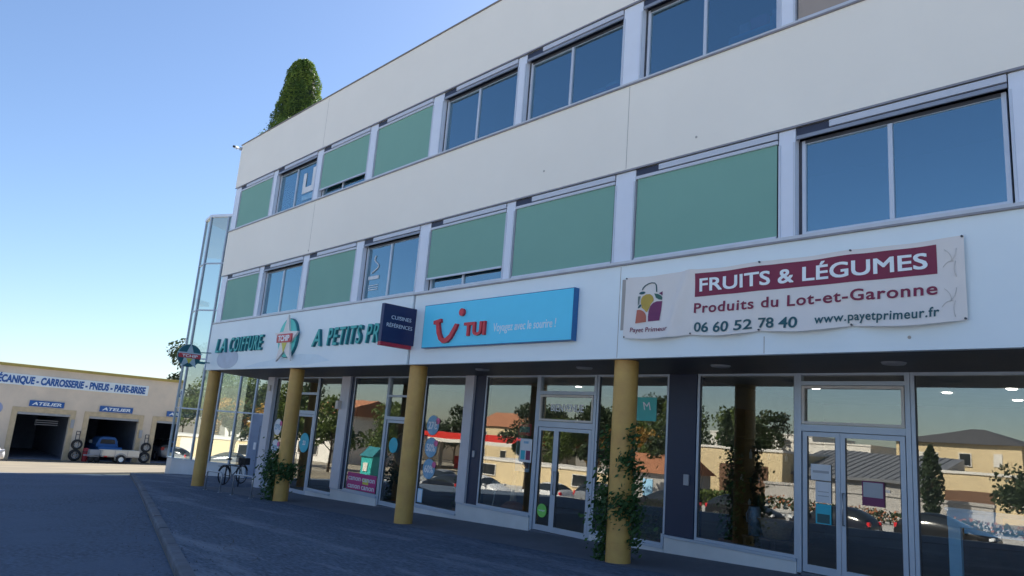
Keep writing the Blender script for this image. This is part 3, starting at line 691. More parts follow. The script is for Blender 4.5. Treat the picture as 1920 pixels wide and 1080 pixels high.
# ---------------------------------------------------------------- stickers, posters
def sticker(name, label, cat, x, z, r, m, txt=None, tm='stickw', cap=None, wd=None, accent=None, rx=None, y=None, group=None):
    y = SY-.003+.015 if y is None else y
    o = thing(name, label, cat, (x, y, z), group)
    MB().prism(circ(r, 28, rx), (x, y, z), X3, Z3, -Y3, .003).build('sticker_disc', m, o)
    if txt: text(txt, (x-(wd or r*1.2)/2, y-.0035, z-(cap or r*.6)/2), FAC, wd or r*1.2, cap or r*.6, depth=.002, bold=.03).build('lettering', tm, o)
    if accent: MB().prism(circ(r*.32, 14), (x+r*.78, y-.0035, z+r*.45), X3, Z3, -Y3, .002).build('pink_tag', accent, o)
    return o
for t, z, lb in (('27€', .10, 'round blue price sticker reading 27, top of the three beside the ochre column'), ('50%', -.50, 'round blue price sticker reading 50, middle of the three beside the ochre column'), ('60%', -1.07, 'round blue price sticker reading 60, lowest of the three beside the ochre column')):
    sticker('price_sticker', lb, 'sticker', -16.30, z, .27, 'stick', t, wd=.40, cap=.19, accent='stickp')
for t, z, lb in (('27€', -.36, 'pale round sticker high in the leftmost shop window'), ('50%', -1.10, 'pale round sticker midway down the leftmost shop window'), ('60%', -1.76, 'pale round sticker low in the leftmost shop window')):
    sticker('price_sticker', lb, 'sticker', -25.60, z, .29, 'stickw', t, tm='stick', wd=.40, cap=.18, accent='stickp')
sticker('door_sticker', 'turquoise round sticker with number on the hair salon door', 'sticker', -23.40, -.80, .33, 'stickt', '23', wd=.2, cap=.14, y=SY-.022)
sticker('door_sticker', 'green round sticker low on the narrow left door leaf', 'sticker', -11.93, -1.62, .15, 'stickg', 'OUVERT', wd=.2, cap=.03, y=SY-.002)
sticker('door_sticker', 'turquoise star sticker on the glass door behind the middle column', 'sticker', -18.05, -.55, .22, 'stickt', y=SY-.022)
def poster(name, label, x0, x1, z0, z1, m='paper', y=SY+.012, extra=()):
    o = thing(name, label, 'poster', (x0, y, z0)); box(x0, x1, y-.003, y, z0, z1).build('sheet', m, o)
    for a, b_, c, d, mm in extra: box(x0+(x1-x0)*a, x0+(x1-x0)*b_, y-.005, y-.0031, z0+(z1-z0)*c, z0+(z1-z0)*d).build('print', mm, o)
    return o
o = poster('poster', 'pink poster with white lettering canon low in a shop window', -20.40, -18.78, -2.01, -1.50, 'pink', extra=[(.55, .75, .42, .75, 'yel')])
for i, (x, z) in enumerate(((-20.33, -1.72), (-19.55, -1.72), (-20.33, -1.95), (-19.55, -1.95))): text('canon', (x, SY+.0055, z), FAC, .70, .15, depth=.002, bold=.015).build('lettering', 'stickw', o)
poster('poster', 'white and blue leaflet taped beside the travel agency door', -12.80, -12.40, -.60, -.06, extra=[(.1, .46, .1, .5, 'stickt'), (.54, .9, .1, .5, 'bplum'), (.3, .7, .8, .9, 'stick')])
poster('poster', 'red framed offer sheet hung inside the travel agency window', -13.3, -12.85, .02, .30, 'redstrip', SY+.4, extra=[(.1, .9, .25, .75, 'tealside')])
poster('poster', 'blue offer sheets hung in the travel agency window', -13.35, -12.85, -.85, -.05, 'stick', SY+.42, extra=[(.05, .45, .5, .95, 'bteal'), (.5, .95, .1, .9, 'navy')])
poster('poster', 'white opening hours sheet at the top of the narrow greengrocer door leaf', -5.70, -5.36, -.34, -.08, y=SY+.0, extra=[(.1, .9, .45, .6, 'smallg')])
poster('poster', 'white notice below the opening hours sheet', -5.62, -5.36, -.70, -.36, y=SY+.0, extra=[(.15, .85, .3, .34, 'smallg'), (.15, .85, .5, .54, 'smallg')])
poster('poster', 'turquoise poster low on the narrow greengrocer door leaf', -5.62, -5.36, -1.04, -.72, 'stickt', y=SY+.0, extra=[(.1, .9, .05, .5, 'bteal')])
poster('poster', 'faint violet clear notice on the wide greengrocer door leaf', -4.86, -4.52, -.66, -.28, 'bplum', y=SY-.016, extra=[(.06, .94, .35, .95, 'smallg')])
o = poster('poster', 'teal poster with white M shaped mark beside the slate pillar', -9.40, -8.90, .50, .98, 'teal', y=SY+.012)
text('M', (-9.24, SY+.007, .72), FAC, .2, .16, depth=.002, shear=-.2).build('lettering', 'stickw', o)
poster('window_card', 'small pale blue framed card at the foot of the window by the middle column', -16.70, -16.48, -1.98, -1.62, 'fblue', extra=[(.12, .88, .08, .92, 'whL')])
o = thing('door_lettering', 'white letters BIENVENUE on the glass above the travel agency door', 'lettering', (-11.4, SY, .6))
text('BIENVENUE', (-11.88, SY+.029, .62), FAC, 1.0, .16, depth=.003, fat=.03).build('lettering', 'stickw', o)
# upper window stickers
o = thing('window_sticker', 'white ribbon shaped sticker with lettering on a first floor window', 'sticker', (-16.55, 10.17, 3.6))
MB().tube([(-16.60+.22*math.sin(t*1.0)*math.cos(t*.35), 10.172, 4.02+.09*t-.0*t) for t in [i*.35-.5 for i in range(16)]], .016, 6).build('ribbon', 'stickw', o)
for k, z in enumerate((3.80, 3.62, 3.56, 3.50)): box(-16.85+.05*(k > 0), -16.35, 10.170, 10.174, z, z+(.09 if k == 0 else .02)).build('text_line', 'paper', o)
o = thing('window_sticker', 'white U shaped sticker with blue foot on a second floor window', 'sticker', (-21.2, 10.15, 7))
b = MB(); b.box(-21.55, -21.35, 10.156, 10.160, 7.35, 7.85); b.box(-20.95, -20.75, 10.156, 10.160, 7.35, 7.95); b.box(-21.55, -20.75, 10.156, 10.160, 7.15, 7.35); b.build('white_shape', 'paper', o)
box(-21.5, -20.8, 10.156, 10.160, 6.90, 7.08).build('blue_line', 'stick', o)
# things on the office window sills
def sillbox(x0, x1, z0, z1, m, label, y=10.32): 
    o = thing('storage_box', label, 'box', ((x0+x1)/2, y+.12, z0)); box(x0, x1, y, y+.25, z0, z1).build('carton', m, o, bevel=.006); box(x0-.008, x1+.008, y-.008, y+.258, z1-.06, z1+.012).build('lid', 'paper', o)
sillbox(-9.25, -8.95, 6.86, 7.02, 'stickp', 'pink box, left one of the pair on the second floor sill'); sillbox(-8.93, -8.62, 6.86, 7.07, 'stickp', 'pink box, right one of the pair on the second floor sill')
sillbox(-8.56, -8.40, 6.86, 7.14, 'stick', 'pale blue box right of the pink pair on the sill')
o = thing('shelf_rail', 'light blue metal shelf seen inside a second floor window', 'shelf', (-5.6, 10.6, 6.7))
b = MB(); b.box(-6.25, -5.2, 10.45, 10.75, 7.10, 7.15); b.box(-6.25, -6.20, 10.45, 10.5, 6.6, 7.15); b.box(-5.45, -5.40, 10.42, 10.47, 6.6, 7.25); b.build('rail', 'sky', o)
for i, (x, wd, h, m, lb) in enumerate(((-5.98, .16, .20, 'paper', 'white carton at the left end of the blue shelf'), (-5.70, .3, .24, 'stickp', 'pink striped carton on the blue shelf'), (-5.38, .14, .26, 'paper', 'white carton right of the pink striped one'), (-5.22, .14, .36, 'paper', 'tall white carton at the right end of the blue shelf'))):
    o = thing('storage_box', lb, 'box', (x, 10.6, 7.15)); box(x-wd/2, x+wd/2, 10.48, 10.7, 7.152, 7.152+h).build('carton', m, o, bevel=.005)

# ---------------------------------------------------------------- inside the shops
# pale blue display frame in the greengrocer window
o = thing('display_frame', 'pale blue painted furniture frame standing inside the greengrocer window', 'frame', (-2.6, 12.65, -1.88))
b = MB(); b.box(-3.72, -1.5, 12.60, 12.70, -.824, -.60); b.box(-3.74, -1.48, 12.57, 12.73, -.60, -.555); b.box(-3.71, -3.545, 12.6, 12.7, -1.88, -.824); b.box(-1.7, -1.52, 12.6, 12.7, -1.88, -.824); b.build('frame', 'fblue', o, bevel=.008)
b = MB(); b.box(-3.50, -1.72, 12.62, 12.68, -.90, -.83); b.build('inner_rail', 'fblue', o); box(-3.0, -2.72, 12.588, 12.598, -.76, -.62).build('paper_tag', 'paper', o)
o = thing('shelving', 'dark wooden shelf unit with jars behind the greengrocer window', 'shelf', (-7.2, 13.9, -1.88))
b = MB()
for z in (-1.5, -1.02, -.58, -.12, .3): b.box(-7.9, -6.75, 13.75, 14.1, z, z+.03)
for x in (-7.92, -7.35, -6.75): b.box(x, x+.04, 13.75, 14.1, -1.88, .9)
b.build('shelves', 'wood', o); box(-7.92, -6.71, 14.1, 14.13, -1.88, .9).build('back_panel', 'wood', o)
k = 0
names = ['leftmost', 'second', 'third', 'fourth', 'fifth', 'sixth']; shelf_n = {-1.47: 'second lowest', -.99: 'middle', -.55: 'upper', -.09: 'top'}
for z in (-.99, -.55, -.09):
    for i in range(6):
        x = -7.8+i*.19+random.uniform(-.02, .02); h = random.uniform(.10, .2)
        MB().lathe([(0, z), (.03, z), (.032, z+h*.6), (.012, z+h*.8), (.012, z+h), (0, z+h)], (x, 13.86, 0), 10).build('bottle', 'glassw' if (i+k) % 2 else 'bottle', None, f'{names[i]} bottle on the {shelf_n[z]} shelf behind the greengrocer window', 'bottle', 'bottles on the dark shelves', loc=(x, 13.86, z))
    k += 1
o = thing('basket', 'large wicker basket on a low bench inside the greengrocer window', 'basket', (-6.7, 13.2, -1.48))
MB().lathe([(0, -1.47), (.22, -1.47), (.30, -1.20), (.32, -1.17), (.30, -1.17), (.2, -1.44)], (-6.72, 13.2, 0), 24).build('wicker_bowl', 'wicker', o)
MB().lathe([(.315, -1.175), (.335, -1.165), (.33, -1.145), (.30, -1.16)], (-6.72, 13.2, 0), 24).build('rim', 'wicker', o)
o = thing('bench', 'low dark bench carrying the wicker basket', 'bench', (-6.7, 13.2, -1.88))
box(-7.3, -6.15, 13.0, 13.5, -1.52, -1.48).build('top', 'wood', o)
for x in (-7.28, -6.7, -6.2): box(x, x+.05, 13.02, 13.07, -1.88, -1.52).build('leg', 'wood', o)
o = thing('canister', 'tall blue grey zinc canister left of the wicker basket', 'canister', (-7.12, 13.2, -1.48))
MB().lathe([(0, -1.48), (.11, -1.48), (.115, -1.0), (.10, -.98), (.105, -.96), (.08, -.96)], (-7.13, 13.15, 0), 20).build('body', 'zinc', o); MB().tube([(-7.22, 13.12, -1.0), (-7.25, 13.08, -1.1), (-7.22, 13.05, -1.25)], .012).build('handle', 'zinc', o)
# travel agency window decoration
o = thing('tree_stump', 'pale driftwood trunk on a brown mound in the travel agency window', 'decoration', (-13.6, 13.1, -1.9))
MB().tube([(-13.6, 13.1, -1.8), (-13.66, 13.12, -1.4), (-13.58, 13.1, -1.0), (-13.62, 13.1, -.5), (-13.5, 13.1, .1)], [.10, .075, .06, .055, .04], 10).build('trunk', 'wood2', o)
MB().tube([(-13.6, 13.1, -.9), (-13.4, 13.1, -.6), (-13.3, 13.05, -.3)], [.04, .03, .02], 8).build('branch', 'wood2', o)
MB().lathe([(.38, -1.95), (.30, -1.72), (.18, -1.62), (0, -1.58)], (-13.45, 12.95, 0), 24).build('mound', 'terr', o)
o = thing('fluffy_ornament', 'white fluffy round ornament on a bent stalk in the travel agency window', 'decoration', (-14.2, 13.0, -2.1))
b = MB(); c0 = Vector((-14.2, 13.0, -1.30))
leaves(b, [c0+Vector((random.gauss(0, 1), random.gauss(0, 1), random.gauss(0, 1))).normalized()*random.uniform(.05, .14) for i in range(500)], .06); b.build('head', 'fluff', o)
MB().tube([(-14.2, 13, -1.4), (-14.25, 13, -1.7), (-14.35, 13, -2.1)], .015).build('stalk', 'fluff', o)
# hoops in the salon windows
def hoop(label, x, y, z, r):
    o = thing('hoop_mirror', label, 'mirror', (x, y, z-r)); MB().tube([(x+r*math.cos(2*math.pi*i/40), y, z+r*math.sin(2*math.pi*i/40)) for i in range(40)], .022, 8, closed=True).build('ring', 'wood2', o)
    MB().prism(circ(r-.03, 32), (x, y+.02, z), X3, Z3, -Y3, .005).build('mirror_glass', 'inwall', o); MB().tube([(x, y+.02, z-r), (x, y+.05, -2.55)], .015).build('stand', 'steel', o)
hoop('round rimmed mirror in the hair salon window', -22.35, 13.3, -.80, .58); hoop('round rimmed mirror behind the pink poster', -19.3, 13.6, -.7, .5)
def potted(label, x, y, z0, h, r, n, lm='leafD', pot=True, size=.12):
    o = thing('potted_plant', label, 'plant', (x, y, z0))
    if pot: MB().lathe([(0, z0), (.13, z0), (.18, z0+.28), (.15, z0+.28)], (x, y, 0), 18).build('pot', 'terr', o)
    b = MB(); pts = []
    for i in range(9):
        a = random.uniform(0, 6.28); q = r*random.uniform(.3, 1); b.tube([(x, y, z0+.2), (x+math.cos(a)*q*.4, y+math.sin(a)*q*.4, z0+h*.6), (x+math.cos(a)*q, y+math.sin(a)*q, z0+h*random.uniform(.7, 1))], [.012, .008, .004], 5)
    b.build('stems', 'bark', o)
    b = MB()
    for i in range(n):
        t = random.random(); a = random.uniform(0, 6.28); q = r*math.sqrt(random.random())*(.5+.5*math.sin(math.pi*t)); pts.append((x+math.cos(a)*q, y+math.sin(a)*q, z0+.25+(h-.25)*t))
    leaves(b, pts, size); b.build('foliage', lm, o)
potted('big leafy plant inside the window right of the ivy column', -9.25, 12.95, -2.1, 1.0, .38, 420, 'leafG', True, .17)
potted('dark leafy plant at the left of the greengrocer window', -7.55, 12.95, -1.88, 2.0, .3, 500, 'leafD', True, .09)
potted('plant in a round pot in the window by the middle column', -15.6, 13.0, -2.3, 1.2, .28, 160)
o = thing('counter', 'pale counter at the back of the greengrocer shop', 'counter', (-3, 16.5, -1.88))
box(-4.6, -.5, 16.2, 16.9, -1.88, -.95).build('body', 'wood', o); box(-4.65, -.45, 16.15, 16.95, -.95, -.90).build('top', 'inwall2', o)
o = thing('salon_chair', 'black salon chair inside the hair salon', 'chair', (-22.2, 14.2, -2.55))
MB().lathe([(0, -2.54), (.28, -2.54), (.25, -2.5), (.04, -2.48), (.04, -2.15), (0, -2.15)], (-22.2, 14.2, 0), 20).build('base', 'steel', o); box(-22.5, -21.9, 13.9, 14.5, -2.15, -2.02).build('seat', 'black', o, bevel=.04); box(-22.5, -21.9, 14.45, 14.56, -2.02, -1.35).build('backrest', 'black', o, bevel=.04)
for dx in (-.36, .30): box(-22.2+dx, -22.14+dx, 13.95, 14.45, -1.85, -1.78).build('armrest', 'black', o)
# security camera at the roof corner
o = thing('security_camera', 'small white security camera on the roof corner', 'camera', (-26.75, 9.9, 9.95))
box(-26.95, -26.86, 9.93, 10.0, 9.93, 10.04).build('bracket', 'smallg', o); MB().tube([(-26.93, 9.95, 9.99), (-27.0, 9.84, 9.99)], .02).build('arm', 'smallg', o)
MB().tube([(-27.12, 9.92, 10.05), (-26.9, 9.70, 9.99)], .055, 12).build('housing', 'whiteS', o); MB().tube([(-26.899, 9.699, 9.99), (-26.88, 9.68, 9.985)], .045, 12).build('lens', 'black', o)

# ---------------------------------------------------------------- plants on and around the building
def ivy(label, x, y, g, strands, fill):
    o = thing('climbing_plant', label, 'plant', (x, y, g)); pts = []; st = MB()
    for pth in strands:
        prev = None; tp = []
        for i in range(len(pth)-1):
            (a0, z0, n0, s0), (a1, z1, n1, s1) = pth[i], pth[i+1]
            for k in range(12):
                t = k/12; a = R(a0+(a1-a0)*t); z = z0+(z1-z0)*t; tp.append((x+.235*math.cos(a), y+.235*math.sin(a), g+z))
            for k in range(int(n0*1.25)):
                t = random.random(); a = R(a0+(a1-a0)*t)+random.gauss(0, s0*1.2); z = z0+(z1-z0)*t+random.gauss(0, s0*.5); r = .24+abs(random.gauss(0, s0*.55))
                pts.append((x+r*math.cos(a), y+r*math.sin(a), max(g+.02, g+z)))
        st.tube(tp, .010, 6)
    st.build('stems', 'bark', o); b = MB(); leaves(b, pts, fill); b.build('foliage', 'leafD', o)
ivy('dark green climber clambering up the nearest ochre column', -8.1, 10.35, gz(-8.1),
    [[(185, 0, 170, .22), (200, .35, 200, .26), (215, .8, 230, .28), (190, 1.15, 120, .22), (180, 1.5, 110, .20), (185, 1.95, 80, .17), (205, 2.2, 0, .1)],
     [(-80, .9, 220, .26), (-20, 1.0, 130, .26), (10, .75, 110, .2), (5, .45, 40, .2), (0, .3, 0, .1)],
     [(0, 1.0, 60, .16), (20, 1.35, 100, .2), (-10, 1.62, 60, .2), (-60, 1.7, 40, .12), (-20, 1.75, 20, .1), (0, 2.05, 55, .16), (-30, 2.15, 0, .1)]], .08)
ivy('bushy climber at the foot of the ochre column by the bicycle racks', -20.56, 10.35, gz(-20.56),
    [[(195, 0, 260, .34), (205, .35, 300, .38), (215, .75, 420, .42), (230, 1.15, 60, .25), (200, 1.5, 0, .1)],
     [(215, .8, 220, .32), (-60, .85, 150, .28), (0, .85, 80, .22), (20, .9, 0, .1)]], .10)
# conifer in a planter on the roof terrace and trailing shrubs on the parapet
o = thing('conifer', 'dense clipped conifer standing above the parapet at the left end of the roof', 'tree', (-24.6, 11.0, 9.9))
MB().tube([(-24.6, 11, 9.9), (-24.6, 11, 12.6)], [.09, .03]).build('trunk', 'bark', o)
prof = [(0, .80), (.2, .83), (.4, .80), (.6, .71), (.78, .57), (.9, .42), (.97, .24), (1, .06)]
def pr_r(t):
    for (a, ra), (b_, rb) in zip(prof, prof[1:]):
        if a <= t <= b_: return ra+(rb-ra)*(t-a)/(b_-a)
b = MB(); pts = []
for i in range(26000):
    t = random.random()**1.15; a = random.uniform(0, 6.283); r = pr_r(t)*(1+.09*math.sin(3*a+t*7)+.07*math.sin(7*a-t*15)+.04*math.sin(13*a+t*29))
    r *= 1-.22*random.random()**2; pts.append((-24.6+r*math.cos(a), 11+r*math.sin(a), 9.95+3.40*t+random.gauss(0, .03)))
leaves(b, pts, .065); b.build('foliage', 'leafC', o)
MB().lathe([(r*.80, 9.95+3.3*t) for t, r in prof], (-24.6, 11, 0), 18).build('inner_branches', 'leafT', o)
o = thing('planter', 'long concrete planter behind the parapet under the conifer', 'planter', (-25, 11, 9.9)); 
b = MB(); b.box(-26.6, -22.9, 10.45, 10.5, 9.9, 10.28); b.box(-26.6, -22.9, 11.5, 11.55, 9.9, 10.28); b.box(-26.6, -22.9, 10.5, 11.5, 9.9, 10.2); b.build('box', 'strip', o)
o = thing('trailing_shrub', 'low green shrub spilling over the parapet beside the conifer', 'shrub', (-25, 10.4, 10.1))
b = MB(); pts = []
for i in range(7500):
    x = -26.15+3.3*random.random()**.8; tt_ = (x+26.15)/3.3; h = .06+.42*math.sin(math.pi*min(1, tt_*1.02))**.8*(.75+.25*math.sin(x*7))
    pts.append((x, 10.36+random.gauss(0, .12), 10.14+h*random.random()))
leaves(b, pts, .062); b.build('foliage', 'leafC', o)
MB().tube([(-26.4, 10.45, 10.15), (-25, 10.4, 10.3), (-23.2, 10.45, 10.2)], .02).build('stems', 'bark', o)

# ---------------------------------------------------------------- bicycle and racks
def rack(label, x0, x1, y):
    o = thing('bicycle_rack', label, 'bicycle rack', ((x0+x1)/2, y, gz((x0+x1)/2)), 'bicycle hoops between the columns')
    g0, g1 = gz(x0), gz(x1); h = .62
    pts = [(x0, y, g0-.02), (x0, y, g0+h-.1)]+[(x0+.1-.1*math.cos(R(a)), y, g0+h-.1+.1*math.sin(R(a))) for a in (30, 60, 90)]+[(x1-.1+.1*math.sin(R(a)), y, g1+h-.1+.1*math.cos(R(a))) for a in (0, 30, 60, 90)]+[(x1, y, g1-.02)]
    MB().tube(pts, .026, 10).build('hoop', 'steel', o)
    for x, g in ((x0, g0), (x1, g1)): MB().lathe([(0, g+.002), (.07, g+.002), (.07, g+.012), (.03, g+.014)], (x, y, 0), 14).build('foot_plate', 'steel', o)
rack('steel bicycle hoop next to the farthest ochre column', -24.95, -23.75, 9.85)
rack('steel bicycle hoop beside the leafy ochre column', -22.8, -21.45, 9.85)
o = thing('bicycle_rack', 'dark steel hoop behind the parked bicycle', 'bicycle rack', (-27.2, 11.9, gz(-27.2)), 'bicycle hoops between the columns')
g = gz(-27.2); MB().tube([(-27.9, 11.7, g), (-27.9, 11.7, g+.6), (-27.8, 11.72, g+.72), (-26.9, 11.75, g+.72), (-26.8, 11.76, g+.6), (-26.8, 11.76, g)], .026, 10).build('hoop', 'dsteel', o)
# bicycle, rear wheel left, leaning slightly
A0 = Vector((-28.1, 11.75, gz(-28.1))); fd = Vector((-.50, .866, 0)).normalized(); ln = Vector((-.866, -.5, 0)); 
o = thing('bicycle', 'black city bicycle with front basket parked by the glazed stair tower', 'bicycle', tuple(A0))
upb = (Z3+ln*.06).normalized()
def bp(a, h, s_=0): return A0+fd*a+upb*h+ln*s_
RW = .345
for nm, a in (('wheel', 0), ('wheel', 1.06)):
    c0 = bp(a, RW); wl = MB().tube([c0+fd*RW*.95*math.cos(t)+upb*RW*.95*math.sin(t) for t in [2*math.pi*i/36 for i in range(36)]], .024, 8, closed=True).build(nm, 'black', o)
    b = MB()
    for i in range(18):
        t = 2*math.pi*i/18; b.tube([c0+ln*(.03 if i % 2 else -.03), c0+fd*RW*.92*math.cos(t)+upb*RW*.92*math.sin(t)], .0022, 4)
    b.tube([c0+fd*RW*.9*math.cos(t)+upb*RW*.9*math.sin(t) for t in [2*math.pi*i/36 for i in range(36)]], .008, 5, closed=True)
    b.tube([c0-ln*.06, c0+ln*.06], .02); b.build('spokes', 'steel', wl)
    MB().tube([c0+fd*(RW+.035)*math.cos(t)+upb*(RW+.035)*math.sin(t) for t in [R(20+i*14) for i in range(11)]], .018, 6).build('mudguard', 'bike', o)
BB, ST, HT, HB = bp(.44, .30), bp(.28, .80), bp(.93, .86), bp(.97, .66)
b = MB()
for p, q, r in ((BB, ST, .018), (BB, HB, .020), (bp(.31, .72), HB+(HT-HB)*.3, .018), (HB, HT, .02), (BB, bp(0, RW), .012), (bp(.30, .74), bp(0, RW), .010), (HB, bp(1.06, RW), .014)): b.tube([p, q], r, 8)
b.build('frame', 'bike', o)
MB().tube([ST, bp(.25, .92)], .013).build('seat_post', 'steel', o)
s_ = MB(); s_.prism([(-.13, -.075), (-.13, .075), (0, .05), (.13, .02), (.13, -.02), (0, -.05)], bp(.25, .92), fd, ln, upb, .055); s_.build('saddle', 'black', o, bevel=.015)
MB().tube([HT, bp(.91, 1.02), bp(.86, 1.04, .12), bp(.72, 1.02, .29)], .012).build('handlebar', 'bike', o); MB().tube([bp(.91, 1.02), bp(.86, 1.04, -.12), bp(.72, 1.02, -.29)], .012).build('handlebar', 'bike', o)
b = MB().obox(bp(1.0, .72, -.17), fd, upb, ln, .30, .26, .34); b.build('basket', 'black', o, bevel=.02)
b = MB().obox(bp(-.30, .68, -.07), fd, upb, ln, .48, .015, .14); b.build('luggage_rack', 'bike', o)
MB().prism(circ(.09, 20), BB-ln*.05, fd, upb, ln, .012).build('chainring', 'steel', o)
b = MB(); b.tube([BB+ln*.06, BB+ln*.06-upb*.16+fd*.05], .009); b.tube([BB-ln*.06, BB-ln*.06+upb*.16-fd*.05], .009); b.build('cranks', 'steel', o)

# ---------------------------------------------------------------- glazed stair tower
TC = Vector((-39.5, 13.67, 0)); td = Vector((.898, .440, 0)).normalized(); tn = Vector((td.y, -td.x, 0))
TL = 9.0; TZ0, TZ1 = -2.5, 10.35
o = thing('stair_tower', 'glazed stair tower with slim mullions at the left end of the office block', 'building', (-37, 15, gz(-38)))
TA = TC+Vector((-.99, .15, 0))*1.25; TB = TA+Vector((-.6, 1, 0)).normalized()*6; TE = TC+td*TL
ring = [TB, TA, TC, TE]
def along(p, q): return (q-p).normalized(), (q-p).length
b = MB()
for p, q in ((TB, TA), (TA, TC)):
    d_, l_ = along(p, q); b.obox(p+Z3*-3.7, d_, Z3, Vector((-d_.y, d_.x, 0)), l_, 3.7+TZ0, .25)
b.obox(TC+Z3*-3.7, td, Z3, -tn, 4.68, 3.7+TZ0, .25); b.obox(TC+td*5.7-Z3*3.7, td, Z3, -tn, 3.3, 3.7+TZ0, .25)
b.build('plinth', 'basew', o)
b = MB(); b.obox(TC+Z3*TZ0+tn*.05, td, Z3, -tn, 4.68, .05, .3); d_, l_ = along(TA, TC); b.obox(TA+Z3*TZ0-Vector((-d_.y, d_.x, 0))*.05, d_, Z3, Vector((-d_.y, d_.x, 0)), l_, .05, .3); b.build('sill', 'frame', o)
b = MB()
for t in (0, 1.2, 2.36, 3.62, 4.66, 5.70, 6.9, 8.1): b.obox(TC+td*(t-.035)+tn*.03+Z3*(TZ0+.05), td, Z3, -tn, .07, TZ1-TZ0-.05, .14)
for p in (TA, TB): b.obox(p-X3*.035-Y3*.03+Z3*(TZ0+.05), X3, Z3, Y3, .07, TZ1-TZ0-.05, .08)
b.build('mullion', 'frame', o)
b = MB()
for z in (.03, 2.6, 5.18, 7.73):
    for i, (t0, t1) in enumerate(((.035, 1.165), (1.235, 2.325), (2.395, 3.585), (3.655, 4.625), (4.695, 5.665), (5.735, 6.865), (6.935, 8.065))): b.obox(TC+td*t0+tn*.01+Z3*z, td, Z3, -tn, t1-t0, .07, .10)
    d_, l_ = along(TA, TC); b.obox(TA+d_*.04+Z3*z, d_, Z3, Vector((-d_.y, d_.x, 0)), l_-.08, .06, .06)
b.build('transom', 'frame', o)
b = MB()
for i in range(1): 
    b.quad(TC+Z3*(TZ0+.05)-tn*.03, TC+td*4.66+Z3*(TZ0+.05)-tn*.03, TC+td*4.66+Z3*TZ1-tn*.03, TC+Z3*TZ1-tn*.03)
    b.quad(TC+td*4.66+Z3*.1-tn*.03, TE+Z3*.1-tn*.03, TE+Z3*TZ1-tn*.03, TC+td*4.66+Z3*TZ1-tn*.03)
b.build('pane', 'gl_tower', o)
b = MB()
for p, q in ((TA, TC), (TB, TA)):
    d_, l_ = along(p, q); nn = Vector((-d_.y, d_.x, 0))*.03; b.quad(p+nn+Z3*(TZ0+.05), q+nn+Z3*(TZ0+.05), q+nn+Z3*TZ1, p+nn+Z3*TZ1)
b.build('pane', 'gl_tower', o)
MB().prism([(p.x, p.y) for p in (TA-X3*.05-Y3*.05, TC-Y3*.06, TE-Y3*.05, TE+Vector((-4, 8, 0)), TB+Vector((0, 4, 0)), TB)], (0, 0, TZ1), X3, Y3, Z3, .14).build('roof_cap', 'pierw', o)
b = MB(); b.obox(TC+td*4.70+tn*.02+Z3*-3.2, td, Z3, -tn, .98, 3.25, .08); dr = b.build('door', mat('tower_door_blue', (.20, .27, .40), .5), o)
MB().obox(TC+td*5.0+tn*.04+Z3*-1.65, td, Z3, -tn, .14, .34, .03).build('notice', 'stickw', dr)
b = MB(); b.obox(TC+td*5.22+tn*.025+Z3*-2.9, td, Z3, -tn, .02, 2.35, .03); b.obox(TC+td*5.22+tn*.025+Z3*-.55, td, Z3, -tn, .42, .02, .03); b.build('door_gap', 'framed', dr)
b = MB(); b.obox(TC+td*.6-tn*2.4+Z3*3.0, td, Z3, -tn, 8, 7.3, .1); b.build('inner_wall', 'towin', o)
for z in (2.7, 6.1): MB().obox(TC+td*.4-tn*1.2+Z3*z, td, Z3, -tn, 8, .25, 3).build('landing', 'towin', o)
MB().obox(TC+td*.3-tn*4.4+Z3*-3.2, td, Z3, -tn, 8.5, 6, .1).build('lobby_wall', 'inwall', o)

# ---------------------------------------------------------------- garage
GX = -50.5; GG = gz(GX)-.108
o = thing('garage_building', 'beige rendered garage with mustard roof edge and three open workshop bays', 'building', (GX-6, 8, GG))
ops = [(-6.2, -3.4), (-1.0, 1.8), (3.6, 6.4), (8.48, 11.2), (12.22, 15.07), (16.16, 18.9)]; ops = ops[3:]; GTZ = -.84
def G(b, nm, m, **k): return b.build(nm, m, o, **k)
ys_ = [4.6]+[e for q in ops for e in q]+[24]
b = MB()
for i in range(0, len(ys_), 2): b.box(GX-.3, GX, ys_[i], ys_[i+1], GG-.1, GTZ)
b.box(GX-.3, GX, 4.6, 24, GTZ, 1.72); b.box(GX-14, GX-.3, 23.8, 24, GG, 1.6); b.box(GX-14, GX-.3, 4.6, 4.8, GG, 1.6); b.box(GX-14.2, GX-14, 4.6, 24, GG, 1.6)
G(b, 'wall', 'render')
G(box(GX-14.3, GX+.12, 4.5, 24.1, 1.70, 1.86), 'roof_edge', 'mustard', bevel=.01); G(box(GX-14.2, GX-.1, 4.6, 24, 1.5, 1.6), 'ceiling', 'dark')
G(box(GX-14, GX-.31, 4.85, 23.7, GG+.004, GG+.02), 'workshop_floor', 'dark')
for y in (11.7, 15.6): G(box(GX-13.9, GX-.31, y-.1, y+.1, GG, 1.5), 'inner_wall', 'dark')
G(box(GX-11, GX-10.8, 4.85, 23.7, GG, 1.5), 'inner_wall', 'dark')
for y0, y1 in ops:
    b = MB(); b.box(GX+.001, GX+.04, y0-.28, y0, GG, GTZ); b.box(GX+.001, GX+.04, y1, y1+.28, GG, GTZ); b.box(GX+.001, GX+.04, y0-.28, y1+.28, GTZ, GTZ+.27); fr = G(b, 'stone_surround', 'stone')
    box(GX-.10, GX-.01, y0, y1, GTZ-.14, GTZ-.001).build('shutter_roll', 'smallg', fr)
for y, z in ((11.30, -1.12), (15.22, -1.5)): G(box(GX+.045, GX+.10, y-.02, y+.16, z-.5, z), 'switch_box', 'smallg')
G(box(GX+.042, GX+.07, 7.2, 7.5, -1.85, -1.35), 'notice_board', 'smallg')
